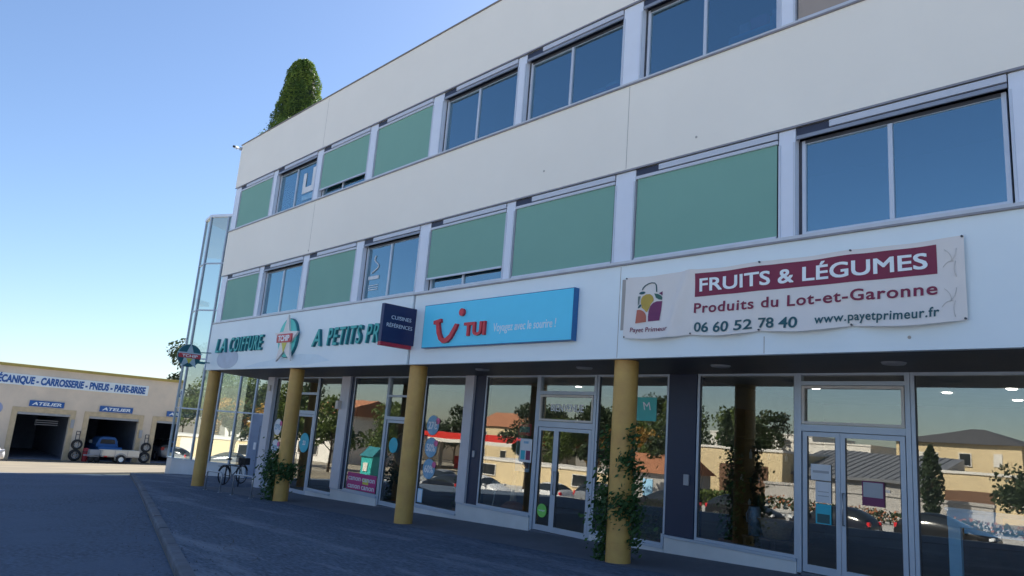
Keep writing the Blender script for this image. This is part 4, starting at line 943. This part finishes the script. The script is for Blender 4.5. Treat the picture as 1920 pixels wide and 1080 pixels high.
G(MB().prism(circ(.36, 24), (GX+.002, 7.38, -.72), Y3, Z3, X3, .03), 'round_plate', mat('plate_blue', (.36, .42, .62), .5))
b = MB()
for k in range(3): b.box(GX-.35, GX-.33, 9.5, 10.7, -1.55+k*.12, -1.50+k*.12)
G(b, 'rear_window_bars', 'inwall')
s2 = thing('garage_sign', 'long white sign with blue words of the garage trades along the top of the wall', 'sign', (GX, 10, .65))
box(GX+.001, GX+.04, 6.2, 15.32, .66, 1.285).build('panel', 'whiteS', s2)
tt('MÉCANIQUE - CARROSSERIE - PNEUS - PARE-BRISE', 'lettering', 'blueS', s2, (GX+.041, 6.92, .77), GAR, 8.22, .40, depth=.006, bold=.03, fat=.03, shear=.06)
for y0, y1, z, lb in ((8.97, 10.76, -.50, 'blue sign reading ATELIER above the shut looking dark left bay'), (12.70, 14.60, -.52, 'blue sign reading ATELIER above the bay with the trailer'), (16.68, 18.5, -.53, 'blue sign reading ATELIER half hidden by the stair tower')):
    s2 = thing('workshop_sign', lb, 'sign', (GX, (y0+y1)/2, z), 'workshop bay signs'); box(GX+.041, GX+.075, y0, y1, z, z+.34).build('panel', 'blueS', s2)
    text('ATELIER', (GX+.076, y0+.13, z+.085), GAR, y1-y0-.26, .18, depth=.005, bold=.03, shear=.2).build('lettering', 'whiteS', s2)
# ---- cars
def subsurf_parts(vs, fs, mi, lv=2, crease=()):
    me = bpy.data.meshes.new('t'); me.from_pydata(vs, [], fs); ob = bpy.data.objects.new('t', me); COL.objects.link(ob)
    for i, p in enumerate(me.polygons): p.material_index = mi[i]
    for k in range(3): me.materials.append(None)
    md = ob.modifiers.new('s', 'SUBSURF'); md.levels = lv; md.render_levels = lv
    dg = bpy.context.evaluated_depsgraph_get(); ev = bpy.data.meshes.new_from_object(ob.evaluated_get(dg))
    out_ = []
    for k in range(3):
        mp = {}; v2 = []; f2 = []
        for p in ev.polygons:
            if p.material_index != k: continue
            q = []
            for v in p.vertices:
                if v not in mp: mp[v] = len(v2); v2.append(ev.vertices[v].co.copy())
                q.append(mp[v])
            f2.append(tuple(q))
        out_.append((v2, f2))
    bpy.data.objects.remove(ob); bpy.data.meshes.remove(ev); return out_
def car(label, loc, rz, paint, H=1.48, Lc=4.1, group=None, cat='car', hatch=True):
    o = thing('parked_car', label, cat, loc, group, rz)
    k = Lc/4.1; hk = H/1.48
    # stations: x, belt z, top z, half width belt, half width top
    stn = [(2.05, .55, .62, .62, .55), (1.93, .66, .74, .80, .70), (1.45, .80, .88, .86, .72), (.98, .90, .98, .87, .74), (.22, .93, 1.40, .88, .60), (-.55, .94, 1.48, .88, .60), (-1.35, .96, 1.42, .87, .58), (-1.92, .98, 1.08 if hatch else 1.02, .83, .66), (-2.06, .62, .68, .74, .66)]
    vs = []; fs = []; mi = []
    for x, zb, zt, hb, ht in stn:
        lo = .22 if abs(x) < 1.95 else .28
        for y, z in ((-hb*.9, lo), (-hb*1.02, .5), (-hb, zb), (-ht, zt), (0, zt+.03), (ht, zt), (hb, zb), (hb*1.02, .5), (hb*.9, lo), (0, lo-.02)): vs.append((x*k, y, z*hk if z > .5 else z))
    n = 10
    for i in range(len(stn)-1):
        for j in range(n):
            a = i*n+j; b_ = i*n+(j+1) % n; fs.append((a, b_, b_+n, a+n))
            m_ = 0
            if j in (2, 5) and 3 <= i <= 6: m_ = 1
            if i in (3,) and j in (3, 4): m_ = 1
            if i == 6 and j in (3, 4): m_ = 1
            mi.append(m_)
    fs += [tuple(range(n)), tuple(range((len(stn)-1)*n+n-1, (len(stn)-1)*n-1, -1))]; mi += [0, 0]
    (v0, f0), (v1, f1), _ = subsurf_parts(vs, fs, mi)
    b = MB(); b.add(v0, f0, True); b.build('body', paint, o); b = MB(); b.add(v1, f1, True); b.build('windows', 'carG', o)
    for x in (1.28*k, -1.28*k):
        for y in (-.78, .78):
            s_ = 1 if y > 0 else -1; W3 = Vector((0, s_, 0)); fr = (X3, Z3, W3)
            MB().lathe([(.36, .02), (.37, .075)], (x, y, .33), 24, fr).build('wheel_arch', 'black', o)
            w_ = MB().lathe([(.20, .10), (.28, .115), (.315, .09), (.32, 0), (.31, -.08), (.2, -.08)], (x, y, .32), 24, fr).build('wheel', 'tyre', o)
            MB().lathe([(0, .10), (.05, .105), (.07, .085), (.17, .075), (.205, .10)], (x, y, .32), 24, fr).build('rim', 'rim', w_)
    for s_ in (-1, 1):
        b = MB().obox((1.78*k, s_*.70-.14, .60*hk), Vector((.86, 0, .2)).normalized(), Y3, Z3, .22, .28, .13); b.build('headlight', 'lampW', o, bevel=.03)
        b = MB().obox((-2.04*k, s_*.68-.11, .72*hk), X3, Y3, Z3, .14, .22, .22); b.build('tail_light', 'lampR', o, bevel=.03)
        b = MB().obox((.82*k, s_*.97-.10, .92*hk), X3, Y3, Z3, .12, .2, .13); b.build('mirror', paint, o, bevel=.03)
    MB().box(1.99*k, 2.06*k, -.5, .5, .30, .42).build('grille', 'black', o); MB().box(-2.085*k, -2.03*k, -.26, .26, .50, .61).build('number_plate', 'paper', o)
    return o
def gl(x, y): return gz(x, y)-.108
car('white car whose nose shows at the left edge before the garage', (-46.3, 5.46, gl(-46.3, 5.6)), R(90), 'carw')
car('silver car with red tail light inside the right workshop bay', (-54.2, 18.05, GG+.02), R(180), 'carS')
# blue vintage pickup seen from behind
o = thing('pickup_truck', 'old blue pickup cab standing inside the middle bay behind the trailer', 'pickup', (-52, 13.75, GG+.02))
z0 = GG+.02
b = MB().prism([(-.66, .45), (.66, .45), (.64, .95), (.50, 1.34), (.36, 1.44), (-.36, 1.44), (-.50, 1.34), (-.64, .95)], (-51.4, 13.75, z0), Y3, Z3, -X3, 1.4); b.build('cab', 'pickB', o, bevel=.05)
MB().prism([(-.44, 1.02), (.44, 1.02), (.40, 1.24), (.34, 1.29), (-.34, 1.29), (-.40, 1.24)], (-51.39, 13.75, z0), Y3, Z3, X3, .004).build('rear_window', 'carG', o)
box(-51.35, -50.6, 13.08, 14.42, z0+.5, z0+.85).build('bed', 'pickB', o, bevel=.02); MB().obox((-54.3, 13.2, z0+.45), X3, Y3, Z3, 1.5, 1.1, .5).build('hood', 'pickB', o, bevel=.12)
for y in (13.0, 14.5): MB().obox((-52.3, y-.08, z0+.98), X3, Y3, Z3, .05, .16, .2).build('mirror', 'rim', o, bevel=.02)
for x in (-51.2, -53.8):
    for y in (13.0, 14.5): MB().lathe([(0, -.08), (.33, -.08), (.33, .08), (0, .08)], (x, y, z0+.33), 20, (X3, Z3, Y3)).build('wheel', 'tyre', o)
# trailer
o = thing('flatbed_trailer', 'white flatbed trailer with low boards parked across the middle bay', 'trailer', (-49.4, 14, gl(-49.4, 14)))
g = gl(-49.4, 14)
b = MB(); b.box(-49.75, -48.95, 12.95, 14.95, g+.50, g+.55); b.box(-48.95, -48.92, 12.95, 14.95, g+.45, g+.78); b.box(-49.78, -49.75, 12.95, 14.95, g+.45, g+.78); b.box(-49.75, -48.95, 12.92, 12.95, g+.45, g+.78); b.box(-49.75, -48.95, 14.95, 14.98, g+.45, g+.78); b.build('bed', 'plank', o)
b = MB(); b.box(-49.7, -48.98, 12.9, 15.0, g+.38, g+.45); b.tube([(-49.35, 12.9, g+.42), (-49.35, 12.0, g+.42)], .035); b.build('chassis', 'steel', o)
b = MB()
for y in (13.6, 14.3): b.box(-48.915, -48.905, y-.012, y+.012, g+.45, g+.78)
b.build('board_seam', 'smallg', o)
for x in (-48.90, -49.80):
    wl = MB().lathe([(.14, .09), (.23, .10), (.265, .07), (.265, -.07), (.23, -.08), (0, -.08)], (x, 13.95, g+.265), 24, (Y3, Z3, X3)).build('wheel', 'tyre', o); MB().lathe([(0, .09), (.13, .07), (.145, .095)], (x, 13.95, g+.265), 24, (Y3, Z3, X3)).build('rim', 'whiteS', wl)
MB().tube([(-48.88, 13.95+.33*math.cos(R(a)), g+.265+.33*math.sin(R(a))) for a in range(15, 170, 15)], .02, 6).build('mudguard', 'smallg', o)
box(-48.93, -48.90, 13.02, 13.18, g+.38, g+.44).build('tail_light', 'lampR', o)
o = thing('trailer_cart', 'grey low cart end standing left of the white trailer', 'trailer', (-49.7, 12.5, g))
box(-49.9, -49.4, 12.35, 12.9, g+.32, g+.74).build('panel', 'smallg', o, bevel=.01)
for y in (12.45, 12.8): MB().lathe([(0, -.05), (.16, -.05), (.16, .05), (0, .05)], (-49.42, y, g+.16), 16, (Y3, Z3, X3)).build('wheel', 'tyre', o)
# tyre racks
def tyres(yc, lb):
    x = -50.15; g = gl(x, yc)
    s_ = thing('tyre_stand', f'upright metal tyre stand {lb}', 'stand', (x, yc, g), 'tyre stands between the bays')
    b = MB(); b.tube([(x-.1, yc-.10, g), (x-.1, yc-.10, g+1.75)], .022); b.tube([(x-.1, yc+.10, g), (x-.1, yc+.10, g+1.75)], .022)
    for z in (.4, 1.1, 1.55, 1.75): b.tube([(x-.1, yc-.10, g+z), (x-.1, yc+.10, g+z)], .02)
    b.build('frame', 'dsteel', s_); b = MB(); b.tube([(x-.1, yc, g+.02), (x+.28, yc+.25, g+.02)], .02); b.tube([(x-.1, yc, g+.02), (x+.28, yc-.25, g+.02)], .02); b.build('foot', 'dsteel', s_)
    for z, r, w_ in ((.36, .34, 'lower'), (.98, .30, 'upper')):
        t = thing('spare_wheel', f'{w_} wheel on the tyre stand {lb}', 'wheel', (x, yc, g+z-r), 'wheels on the tyre stands'); fr = (Y3, Z3, X3)
        MB().lathe([(r*.58, .09), (r*.85, .11), (r, .08), (r, -.06), (r*.58, -.06)], (x+.02, yc+(.0 if z > .5 else -.02), g+z), 28, fr).build('tyre', 'tyre', t)
        b = MB(); b.lathe([(r*.58, .09), (r*.54, .05), (r*.5, .05)], (x+.02, yc, g+z), 24, fr); b.lathe([(0, .06), (r*.16, .06), (r*.16, .0)], (x+.02, yc, g+z), 14, fr)
        for i in range(5):
            a = R(90+72*i); b.tube([(x+.06, yc+r*.12*math.cos(a), g+z+r*.12*math.sin(a)), (x+.06, yc+r*.55*math.cos(a), g+z+r*.55*math.sin(a))], .02, 6)
        b.build('rim', 'rim', t)
tyres(11.75, 'left of the trailer'); tyres(15.66, 'right of the trailer')
o = thing('waste_bin', 'dark red upright bin beside the middle workshop bay', 'bin', (-50.2, 12.28, gl(-50.2, 12)))
g = gl(-50.2, 12); MB().lathe([(.13, 0), (.15, .05), (.16, .74), (.14, .78), (0, .80)], (-50.15, 12.30, g), 16).build('body', 'redbin', o); MB().lathe([(.165, .55), (.165, .60)], (-50.15, 12.30, g), 16).build('band', 'black', o)

# ---------------------------------------------------------------- trees
def tree(name, label, x, y, h, r, m, n=2600, size=.35, trunk=.3, g=None, shape=(1, 1), group=None, lobes=9):
    g = gz(x, y)-.11 if g is None else g
    o = thing(name, label, 'tree', (x, y, g), group); b = MB()
    b.tube([(x, y, g-.1), (x+.05*h*.2, y, g+h*.3), (x, y+.03*h, g+h*.62)], [.035*h*trunk*2, .026*h*trunk*2, .01*h*trunk*2], 8); cl = []
    for i in range(lobes):
        a = 6.283*i/lobes+random.uniform(-.4, .4); t = random.uniform(.38, .95); q = r*random.uniform(.35, .8)*(1-.5*abs(t-.6))
        c0 = Vector((x+q*math.cos(a), y+q*math.sin(a), g+h*t)); cl.append((c0, r*random.uniform(.32, .55)))
        b.tube([(x, y, g+h*(t-.2)), ((x+c0.x)/2, (y+c0.y)/2, g+h*(t-.08)), tuple(c0)], [.008*h, .005*h, .002*h], 5)
    cl.append((Vector((x, y, g+h*.9)), r*.4)); cl.append((Vector((x, y, g+h*.65)), r*.6))
    b.build('trunk', 'bark', o); b = MB(); pts = []
    for i in range(n):
        c0, q = random.choice(cl); v = Vector((random.gauss(0, 1), random.gauss(0, 1), random.gauss(0, 1))).normalized()*q*random.random()**.4
        pts.append(c0+Vector((v.x*shape[0], v.y*shape[0], v.z*.8*shape[1])))
    leaves(b, pts, size); b.build('crown', m, o); return o
def cypress(label, x, y, h, r, m='leafT', n=1800, g=None, group=None, size=.28):
    g = gz(x, y)-.11 if g is None else g; o = thing('cypress', label, 'tree', (x, y, g), group)
    MB().tube([(x, y, g-.1), (x, y, g+h*.9)], [.12, .02]).build('trunk', 'bark', o); b = MB(); pts = []
    for i in range(n):
        t = random.random(); a = random.uniform(0, 6.283); q = r*(math.sin(math.pi*min(1, .12+t*.88))**.7)*(1+.15*math.sin(5*a+9*t))*random.random()**.4; pts.append((x+q*math.cos(a), y+q*math.sin(a), g+.08*h+h*.92*t))
    leaves(b, pts, size); b.build('crown', m, o)
tree('pine_tree', 'dark tree rising behind the garage roof beside the stair tower', -78, 28.0, 10.2, 3.1, 'leafT', 5200, .36, g=-3.6, lobes=14)
tree('pine_tree', 'tree far behind the garage mostly hidden by the stair tower', -82, 33, 10, 4, 'leafT', 2600, .5, g=-3.6)

# ---------------------------------------------------------------- the far side of the street, mirrored in the shop windows
def wall_house(label, x0, x1, y0, y1, h, m, roof='hip', rm='roofD', rh=2, name='house', wins=(), eave=.4, band=None, g=None):
    g = gz((x0+x1)/2, y1)-.2 if g is None else g
    o = thing(name, label, 'building', ((x0+x1)/2, (y0+y1)/2, g)); box(x0, x1, y0, y1, g-1, g+h).build('wall', m, o)
    a, b_, c, d = x0-eave, x1+eave, y0-eave, y1+eave; z = g+h
    if roof == 'hip':
        q = min((b_-a)/2, (d-c)/2)*.9; my = (c+d)/2
        MB().add([(a, c, z), (b_, c, z), (b_, d, z), (a, d, z), (a+q, my, z+rh), (b_-q, my, z+rh)], [(0, 1, 5, 4), (2, 3, 4, 5), (1, 2, 5), (3, 0, 4), (3, 2, 1, 0)]).build('roof', rm, o)
    elif roof == 'gable':
        my = (c+d)/2; MB().add([(a, c, z), (b_, c, z), (b_, d, z), (a, d, z), (a, my, z+rh), (b_, my, z+rh)], [(0, 1, 5, 4), (2, 3, 4, 5), (1, 2, 5), (3, 0, 4), (3, 2, 1, 0)]).build('roof', rm, o)
    elif roof == 'shed':
        MB().add([(a, c, z+rh), (b_, c, z+rh), (b_, d, z), (a, d, z), (a, c, z-.2), (b_, c, z-.2), (b_, d, z-.2), (a, d, z-.2)], [(0, 1, 2, 3), (3, 2, 6, 7), (0, 4, 5, 1), (0, 3, 7, 4), (1, 5, 6, 2), (7, 6, 5, 4)]).build('roof', rm, o)
        if rm == 'roofZ':
            b = MB()
            for i in range(int((b_-a)/.6)): b.obox((a+i*.6, d, z+.003), X3, Vector((0, c-d, rh)).normalized(), Z3, .05, math.hypot(d-c, rh), .06)
            b.build('roof_seam', 'roofZ', o)
    else: box(x0-.1, x1+.1, y0, y1+.1, z-.05, z+.15).build('roof', rm, o)
    for wx, wz, ww, wh, wm in wins:
        f = box(wx, wx+ww, y1+.001, y1+.06, g+wz, g+wz+wh).build('window' if wm != 'shutter' else 'shutter_door', 'carG' if wm == 'glass' else wm, o)
        if wm == 'glass':
            b = MB(); b.box(wx-.08, wx, y1+.001, y1+.09, g+wz-.08, g+wz+wh+.08); b.box(wx+ww, wx+ww+.08, y1+.001, y1+.09, g+wz-.08, g+wz+wh+.08); b.box(wx, wx+ww, y1+.001, y1+.09, g+wz+wh, g+wz+wh+.08); b.box(wx-.1, wx+ww+.1, y1+.001, y1+.13, g+wz-.08, g+wz); b.build('frame', 'hwhite', f)
    return o
# right window: big house with dark hipped roof, low shed, wall
wall_house('cream house with dark hipped roof across the street', -27.5, -17.0, -68, -54, 6.5, 'hcream', 'hip', 'roofD', 1.7, wins=[(-25.8, 4.6, 2.0, .9, 'hwhite'), (-22, 4.5, .9, 1.1, 'glass'), (-19.2, 4.5, .7, 1.2, 'hwhite'), (-21, 2.4, .9, .8, 'glass')])
wall_house('grey long low building with a standing seam roof across the street', -32, -20.5, -48, -38, 2.9, 'hgrey', 'shed', 'roofZ', 2.2, wins=[(-24.5, .9, 2.0, 1.2, 'dark'), (-28, .9, 1.2, 1, 'glass')])
wall_house('low cream annexe with a flat roof beside the grey long building', -20.3, -13, -50, -41, 3.6, 'hcream', 'flat', 'hwhite', wins=[(-19.5, .7, 3.4, 1.6, 'shutter'), (-15, 1.5, .9, .9, 'glass')])
wall_house('pale boundary wall in front of the grey long building', -31, -14.5, -34.4, -34, 1.75, 'hgrey', 'flat', 'hgrey', name='boundary_wall')
wall_house('pale house at the right end of the far side', -12.5, -3, -60, -50, 5.2, 'hwhite', 'gable', 'roofD', 2.0, wins=[(-11, 1.2, 1.2, 1.2, 'glass'), (-8, 1.2, 1.2, 1.2, 'glass'), (-11, 3.6, 1, 1, 'glass'), (-7, 3.6, 1, 1, 'glass')])
wall_house('white flat block beside the hipped house', -44, -33, -76, -62, 6.6, 'hwhite', 'flat', 'hwhite', wins=[(-42, 4.4, 2, 1.3, 'glass'), (-38, 4.4, 2, 1.3, 'glass'), (-42, 1.2, 2, 1.3, 'glass'), (-36.5, 1.2, 2, 1.3, 'glass')])
cypress('narrow dark cypress in front of the pale boundary wall', -17.5, -31.5, 5.3, .72)
tree('round_bush', 'big round bush by the far side wall', -11.5, -31, 3.6, 2.6, 'leafT', 2400, .3)
# window A: yellow house with brown shutter door
wall_house('yellow flat roofed house with brown garage door across the street', -42.5, -30.5, -46, -36, 5.0, 'hcream', 'flat', 'hwhite', wins=[(-36.4, .1, 4.6, 3.6, 'shutter'), (-40.5, 1.2, 1.2, 1.4, 'glass')])
wall_house('white apartment block with flat roof behind the yellow house', -62, -46, -90, -76, 8.0, 'hwhite', 'flat', 'hwhite', wins=[(-60, 5.6, 3, 1.4, 'glass'), (-55, 5.6, 3, 1.4, 'glass'), (-50, 5.6, 3, 1.4, 'glass'), (-60, 2.4, 3, 1.4, 'glass'), (-55, 2.4, 3, 1.4, 'glass'), (-50, 2.4, 3, 1.4, 'glass')])
cypress('tall poplar behind the yellow house', -42.5, -47.5, 9.2, .95, n=2200)
tree('cedar_tree', 'layered cedar beside the yellow house', -44.5, -60, 10.5, 3.0, 'leafT', 2600, .4)
tree('garden_tree', 'clipped round tree before the brown garage door', -33.2, -33.5, 2.9, 1.3, 'leafT', 1200, .22)
tree('garden_tree', 'dark spreading tree in front of the yellow house', -38.5, -31, 5.4, 2.4, 'leafT', 2400, .32)
o = thing('hedge', 'long low clipped hedge along the far pavement', 'hedge', (-34, -30, gz(-34, -30)-.1))
b = MB(); leaves(b, [(random.uniform(-48, -29), -30+random.gauss(0, .45), gz(-34, -30)-.1+random.random()**.7*1.25) for i in range(5200)], .26); b.build('foliage', 'leafG', o)
o = thing('flower_bed', 'row of orange flowering shrubs along the far pavement', 'shrub', (-15, -27, gz(-15, -27)-.1))
b = MB(); leaves(b, [(random.uniform(-27, 2), -27+random.gauss(0, .6), gz(-15, -27)-.1+random.random()*.8) for i in range(900)], .22); b.build('flowers', 'orange', o)
b = MB(); leaves(b, [(random.uniform(-27, 2), -27.3+random.gauss(0, .6), gz(-15, -27)-.1+random.random()*.7) for i in range(2200)], .28); b.build('foliage', 'leafT', o)
# window B: trees and tiled house
wall_house('grey house with orange tiled roof across the street', -41.5, -35.5, -33, -27, 2.6, 'hgrey', 'gable', 'roofT', 1.5, wins=[(-40.5, .9, 1.2, 1.2, 'glass'), (-38.2, .1, 1.0, 2.0, 'fblue')])
for i, (x, y, h, r) in enumerate(((-54, -56, 10.5, 4), (-60.5, -60, 11.5, 4.4), (-50, -64, 11, 4.2), (-66, -52, 9, 3.6))):
    tree('street_tree', ['broad leafy tree behind the tiled house', 'tall leafy tree left of the tiled house', 'leafy tree far behind the tiled house', 'leafy tree next to the filling station'][i], x, y, h, r, 'leafT' if i % 2 else 'leafG', 3200, .45)
tree('street_tree', 'dark full tree across the street before the travel agency door', -38.2, -20.5, 7.6, 1.9, 'leafT', 2600, .3)
tree('street_tree', 'dark full tree across the street left of the travel agency door', -45.5, -20, 7.9, 2.1, 'leafT', 2600, .3)
# window C and D: filling station canopy
o = thing('filling_station', 'filling station with red and white canopy edge across the street', 'building', (-75, -40, gz(-62, -40)))
g = gz(-62, -40)-.1; box(-88, -62, -46, -36, g+4.0, g+4.75).build('canopy', 'canred', o); box(-88.05, -61.95, -46.05, -35.95, g+3.55, g+3.99).build('canopy_edge', 'hwhite', o)
for x in (-84, -76, -67): box(x, x+.4, -41, -40.6, g, g+3.6).build('post', 'hwhite', o)
for x in (-80, -71): box(x, x+.6, -41.2, -40.4, g, g+1.7).build('fuel_pump', 'canred', o, bevel=.03)
wall_house('house with tiled roof beyond the filling station', -98, -84, -70, -58, 6.4, 'hcream', 'gable', 'roofT', 2.6, wins=[(-95, 1.2, 1.3, 1.4, 'glass'), (-90, 1.2, 1.3, 1.4, 'glass'), (-95, 4, 1.3, 1.4, 'glass'), (-90, 4, 1.3, 1.4, 'glass')])
wall_house('pale shop building beyond the filling station', -118, -102, -62, -50, 5, 'hwhite', 'flat', 'hwhite', wins=[(-115, .6, 4, 2.4, 'glass'), (-109, .6, 4, 2.4, 'glass')])
for i, (x, y, h, r) in enumerate(((-70, -50, 9, 3.4), (-80, -56, 10, 4), (-100, -46, 8, 3), (-92, -50, 9, 3.5))):
    tree('street_tree', ['tree behind the right end of the canopy', 'tree behind the middle of the canopy', 'tree left of the pale shop building', 'tree at the left end of the canopy'][i], x, y, h, r, 'leafT', 2600, .45)
# mirrored in the stair tower: low cream building, green and autumn trees (straight behind the camera)
wall_house('long low cream wall and sheds mirrored in the stair tower', -62, -43, -33, -28, 2.3, 'hcream', 'flat', 'hwhite', wins=[(-60, .8, 2, 1.0, 'glass'), (-53, .2, 1.4, 1.9, 'hwhite'), (-47, .8, 2, 1.0, 'glass')])
for i, (x, y, h, r, m) in enumerate(((-46.5, -37, 6.5, 2.6, 'leafO'), (-51, -38, 7.0, 2.8, 'leafO'), (-56, -37, 6.2, 2.6, 'leafG'), (-60.5, -40, 7.5, 3.0, 'leafG'), (-48.5, -46, 9.5, 3.4, 'leafT'), (-55, -47, 10, 3.6, 'leafG'), (-43.5, -36, 5.2, 1.9, 'leafG'))):
    tree('garden_tree', ['autumn yellow tree behind the right end of the cream wall', 'autumn yellow tree behind the middle of the cream wall', 'green tree behind the cream wall door', 'tall green tree at the left end of the cream wall', 'dark tree rising behind the autumn trees', 'tallest green tree behind the cream wall', 'small green tree at the right end of the cream wall'][i], x, y, h, r, m, 2400, .34)
wall_house('green painted kiosk with a pitched roof on the car park', -48.4, -47.0, -6.9, -5.6, 1.75, 'teal', 'gable', 'tealside', rh=.7, eave=.12, wins=[(-48.0, .7, .6, .6, 'hwhite')])
tree('garden_tree', 'leafy tree by the end wall of the garage', -53.5, -2.0, 6.2, 2.6, 'leafG', 2400, .34)
wall_house('white house between the trees beyond the garage', -92, -82, -34, -22, 6.0, 'hwhite', 'gable', 'roofT', 2.2, wins=[(-90, 3.6, 1.1, 1.3, 'glass'), (-86, 3.6, 1.1, 1.3, 'glass'), (-90, .9, 1.1, 1.4, 'glass'), (-86, .9, 1.1, 1.4, 'glass')])
for i, (x, y, h, r) in enumerate(((-66, -13, 7.5, 3.0), (-74, -14, 9, 3.4), (-68, -21, 6.5, 2.6), (-80, -8, 9.5, 3.6), (-78, -29, 8, 3.0), (-64, -4, 7, 2.6))):
    tree('street_tree', ['rounded tree just left of the garage', 'tall tree before the white house', 'small tree at the corner by the white house', 'tall tree far left of the garage', 'tree between the white house and the canopy', 'tree close behind the end of the garage'][i], x, y, h, r, 'leafT' if i % 2 else 'leafG', 2400, .38)
# cars parked along the far kerb
cl = [('dark blue car parked opposite the greengrocer', -16.5, -13.6, 'carD'), ('black car parked opposite, left of the dark blue car', -21.5, -13.8, 'carB'), ('black car parked opposite the yellow house', -26.6, -13.5, 'carB'), ('dark blue car at the right end of the parked row', -11.4, -13.8, 'carB'),
      ('white car parked opposite the travel agency', -36.6, -13.6, 'carw'), ('silver car parked opposite the tiled house', -31.5, -13.8, 'carS'), ('dark car parked opposite the hair salon', -43.5, -10, 'carD'), ('white car parked opposite the hair salon', -38.2, -9.2, 'carw'), ('silver car parked before the cream wall', -49.5, -14, 'carS')]
for i, (lb, x, y, m) in enumerate(cl): car(lb, (x, y, gl(x, y)), R(0 if i % 2 else 180)+random.uniform(-.05, .05), m, H=1.5+.08*(i % 3), group='cars parked along the far kerb')
